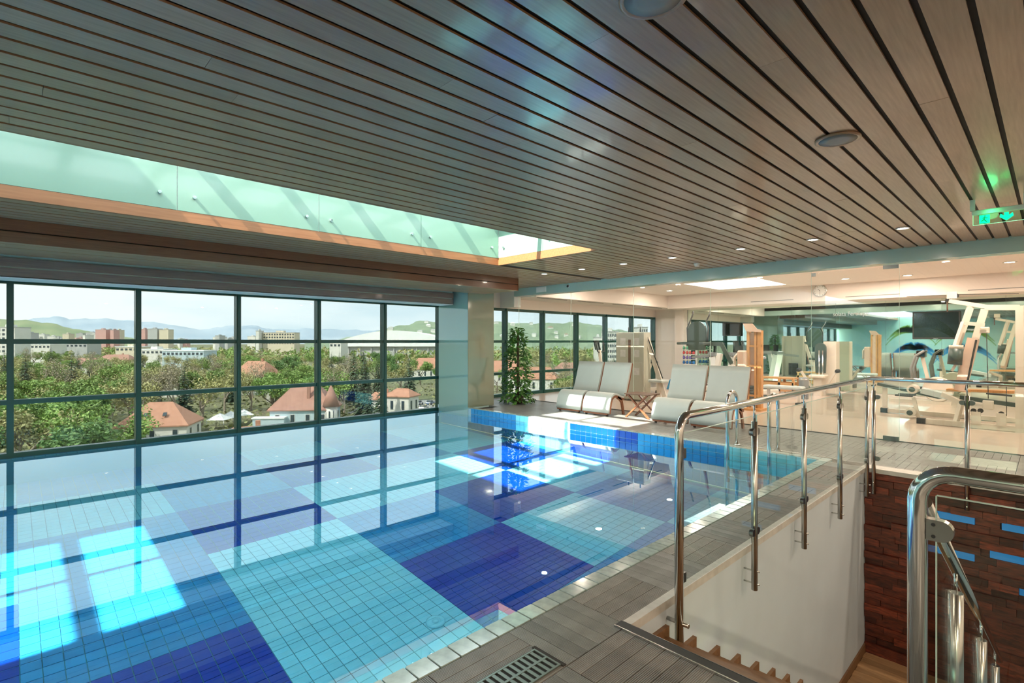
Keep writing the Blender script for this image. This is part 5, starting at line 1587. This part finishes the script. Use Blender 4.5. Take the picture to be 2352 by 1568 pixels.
def free(p, r):
    return all((p.x - x) ** 2 + (p.y - y) ** 2 > (r + q) ** 2 for x, y, q in OCC)
def tree(key, u, d, s, rz, z=ZGD, force=False):
    global ntree
    cr_, tr_, h = PROTO[key]
    p = ext(u, d, z)
    if not free(p, 2.0) and not force: return
    OCC.append((p.x, p.y, 2.0))
    bay = [b[2] for b in BAYS if b[0] <= u < b[1]][0]
    far = 'near' if d < 125 else ('mid-distance' if d < 230 else 'distant')
    t = thing(KIND[key][1], '%s %s %s' % (far, KIND[key][0], bay), 'tree', p, rz, 'trees %s' % bay)
    t.scale = (s, s, s)
    inst(cr_, 'crown', t); inst(tr_, 'trunk', t)
    TREES.append((t, u, far, KIND[key][0], bay))
    ntree += 1
rt = random.Random(33)
# named specimens that stand out in the photograph
tree('fir', 812, 172, 1.15, .3); tree('fir', 838, 182, 1.05, 1.3); tree('fir2', 874, 124, 0.85, .8); tree('fir2', 846, 114, 0.8, 2.2)
tree('green2', 690, 205, 1.0, 2.0); tree('green', 765, 160, .9, 1.0); tree('fir', 430, 230, 1.0, 1.1); tree('fir', 210, 300, 1.0, .2)
# depth rows of the wood; the mix of kinds follows the photograph from bay to bay
def kinds_at(u, d):
    if u < 300:
        return ['bare', 'green', 'deep', 'green2', 'green', 'olive'] if d < 128 else ['bare', 'olive', 'olive2', 'green2', 'olive', 'green', 'fir']
    if u < 548:
        return ['bare', 'olive', 'bare2', 'olive', 'fir', 'olive2', 'green']
    if u < 740:
        return ['green', 'olive2', 'green2', 'bare2', 'olive', 'deep']
    if u < 1100:
        return ['green2', 'fir', 'olive', 'green', 'deep', 'bare2']
    return ['green', 'olive2', 'bare', 'green2', 'fir', 'olive']
ROWS_T = [(72, 4.6), (82, 4.6), (94, 4.8), (107, 5.4), (120, 5.6), (135, 6.0), (156, 6.6), (180, 7.6), (210, 9.0), (245, 10.5), (290, 12.5), (345, 15.0), (410, 18.0)]
BLOCKED = [(232, 482, 112), (600, 800, 129), (470, 610, 100), (478, 585, 126), (560, 620, 150), (640, 690, 150), (950, 1005, 225), (888, 968, 180), (1215, 1340, 128), (1130, 1260, 215), (740, 890, 108)]
for (d, sp) in ROWS_T:
    for (ua, ub) in ((-50, 1035), (1130, 1500)):
        if ua > 1000 and d < 115: continue
        u = ua + rt.uniform(0, 15)
        while u < ub:
            dd = d * rt.uniform(.95, 1.05)
            if not any(a < u < b and dd < lim for a, b, lim in BLOCKED):
                key = rt.choice(kinds_at(u, d))
                s = rt.uniform(.85, 1.12) * (0.92 if d < 110 else 1.0)
                if ua > 1000: s *= .85
                tree(key, u, dd, s, rt.uniform(0, 6.28))
            u += sp / dd * FOC * rt.uniform(.85, 1.2)
def shrub(label, u, d, s, m, seed):
    rg = random.Random(seed); w = MB()
    for _ in range(7): leafball(w, rg, Vector((rg.uniform(-1.6, 1.6), rg.uniform(-1.2, 1.2), rg.uniform(.5, 1.4))), 1.0, 34, .28)
    o = w.build('garden_shrub', m); o.location = ext(u, d); o.scale = (s, s, s)
    tag(o, label, 'shrub')
shrub('bare brown shrub in front of the white villa', 415, 97, 1.3, 'lf_twig', 1)
shrub('leafy shrub at the foot of the villa drive', 275, 98, 1.3, 'lf_green', 2)
shrub('round shrub before the brick chimney house', 640, 96, 1.5, 'lf_twig', 3)
shrub('low hedge shrub in front of the pale blue villa', 700, 104, 1.5, 'lf_olive', 4)
shrub('green shrub beside the turret villa', 775, 112, 1.5, 'lf_green', 5)
shrub('olive shrub below the blue spruces', 830, 104, 1.6, 'lf_olive', 6)

# undergrowth between the trunks
M['lf_under'] = leafmat('undergrowth_leaves', (0.15, 0.18, 0.06), (0.28, 0.28, 0.12), 0.0)
rg = random.Random(77); w = MB()
OCCH = [o for o in OCC if o[2] > 2.2]
for _ in range(15000):
    d = 68 * (420 / 68.0) ** (rg.random() ** 1.15); u = rg.uniform(-60, 1040) if rg.random() < .8 else rg.uniform(1130, 1500)
    if any(a < u < b and dmin < d < dmax for a, b, dmin, dmax in ((290, 470, 98, 125), (600, 800, 108, 145), (885, 990, 145, 200), (470, 620, 85, 105))): continue
    p = ext(u, d, ZGD + abs(rg.gauss(0, .9)))
    if not all((p.x - x) ** 2 + (p.y - y) ** 2 > q * q for x, y, q in OCCH): continue
    a = rg.uniform(0, 6.28); s_ = rg.uniform(.35, .8)
    e = Vector((math.cos(a), math.sin(a), rg.uniform(-.3, .5))) * s_; f = Vector((-math.sin(a), math.cos(a), rg.uniform(.2, 1.2))) * s_ * .7
    w.add([p - e, p + f, p + e, p - f], [(0, 1, 2, 3)])
tag(w.build('undergrowth', 'lf_under'), 'low scrubby undergrowth covering the ground between the trees', 'undergrowth', kind='stuff')

# woodland canopy between the park and the town, too far to count tree by tree
rg = random.Random(78)
for m_, lab, n_ in (('lf_olive', 'pale olive woodland canopy far behind the park', 330), ('lf_green', 'green woodland canopy far behind the park', 300)):
    w = MB()
    for _ in range(n_):
        d = rg.uniform(430, 860); u = rg.uniform(-40, 1040) if rg.random() < .78 else rg.uniform(1130, 1500)
        if d < 640 and 800 < u < 1020: d = rg.uniform(440, 505)
        p = ext(u, d)
        if not all((p.x - x) ** 2 + (p.y - y) ** 2 > q * q for x, y, q in OCCH): continue
        h = rg.uniform(7, 15); r = rg.uniform(3.5, 6)
        for k in range(3):
            leafball(w, rg, p + Vector((rg.uniform(-3, 3), rg.uniform(-3, 3), h * (k + .6) / 3)), r * (1 - .15 * k), 16, 1.5)
    tag(w.build('woodland_canopy', m_), lab, 'woodland', kind='stuff')

# ------------------------------------------------------------------ tell look-alikes apart by their order
ORD = ['first', 'second', 'third', 'fourth', 'fifth', 'sixth', 'seventh', 'eighth', 'ninth', 'tenth', 'eleventh', 'twelfth', 'thirteenth', 'fourteenth', 'fifteenth', 'sixteenth', 'seventeenth', 'eighteenth', 'nineteenth', 'twentieth'] \
    + ['twenty-' + k for k in ('first', 'second', 'third', 'fourth', 'fifth', 'sixth', 'seventh', 'eighth', 'ninth')] + ['thirtieth'] + ['thirty-' + k for k in ('first', 'second', 'third', 'fourth', 'fifth', 'sixth', 'seventh', 'eighth', 'ninth')]
def px(o):
    d = o.location - Vector((0, 0, EYE)); s_, c_ = math.sin(YAW), math.cos(YAW)
    return (d.x * c_ + d.y * s_) / (-d.x * s_ + d.y * c_)
same = {}
for (t, u, far, kd, bay) in TREES: same.setdefault((far, kd, bay), []).append((u, t))
for (far, kd, bay), l in same.items():
    if len(l) > 1:
        for i, (u, t) in enumerate(sorted(l, key=lambda q: q[0])): t['label'] = '%s %s, %s from the left %s' % (far, kd, ORD[i], bay)
for nm, txt in (('town_block', 'small block in the distant town, %s from the left'), ('hillside_house', 'tiny white house on the wooded hillside, %s from the left')):
    l = sorted([o for o in bpy.data.objects if o.type == 'EMPTY' and o.name.split('.')[0] == nm], key=px)
    for i, o in enumerate(l): o['label'] = txt % ORD[i]
cars = {}
for o in bpy.data.objects:
    if o.type == 'EMPTY' and o.name.startswith('parked_car'): cars.setdefault(o['label'], []).append(o)
for lb, l in cars.items():
    if len(l) > 1:
        for i, o in enumerate(sorted(l, key=px)): o['label'] = lb + ', %s of its colour from the left' % ORD[i]
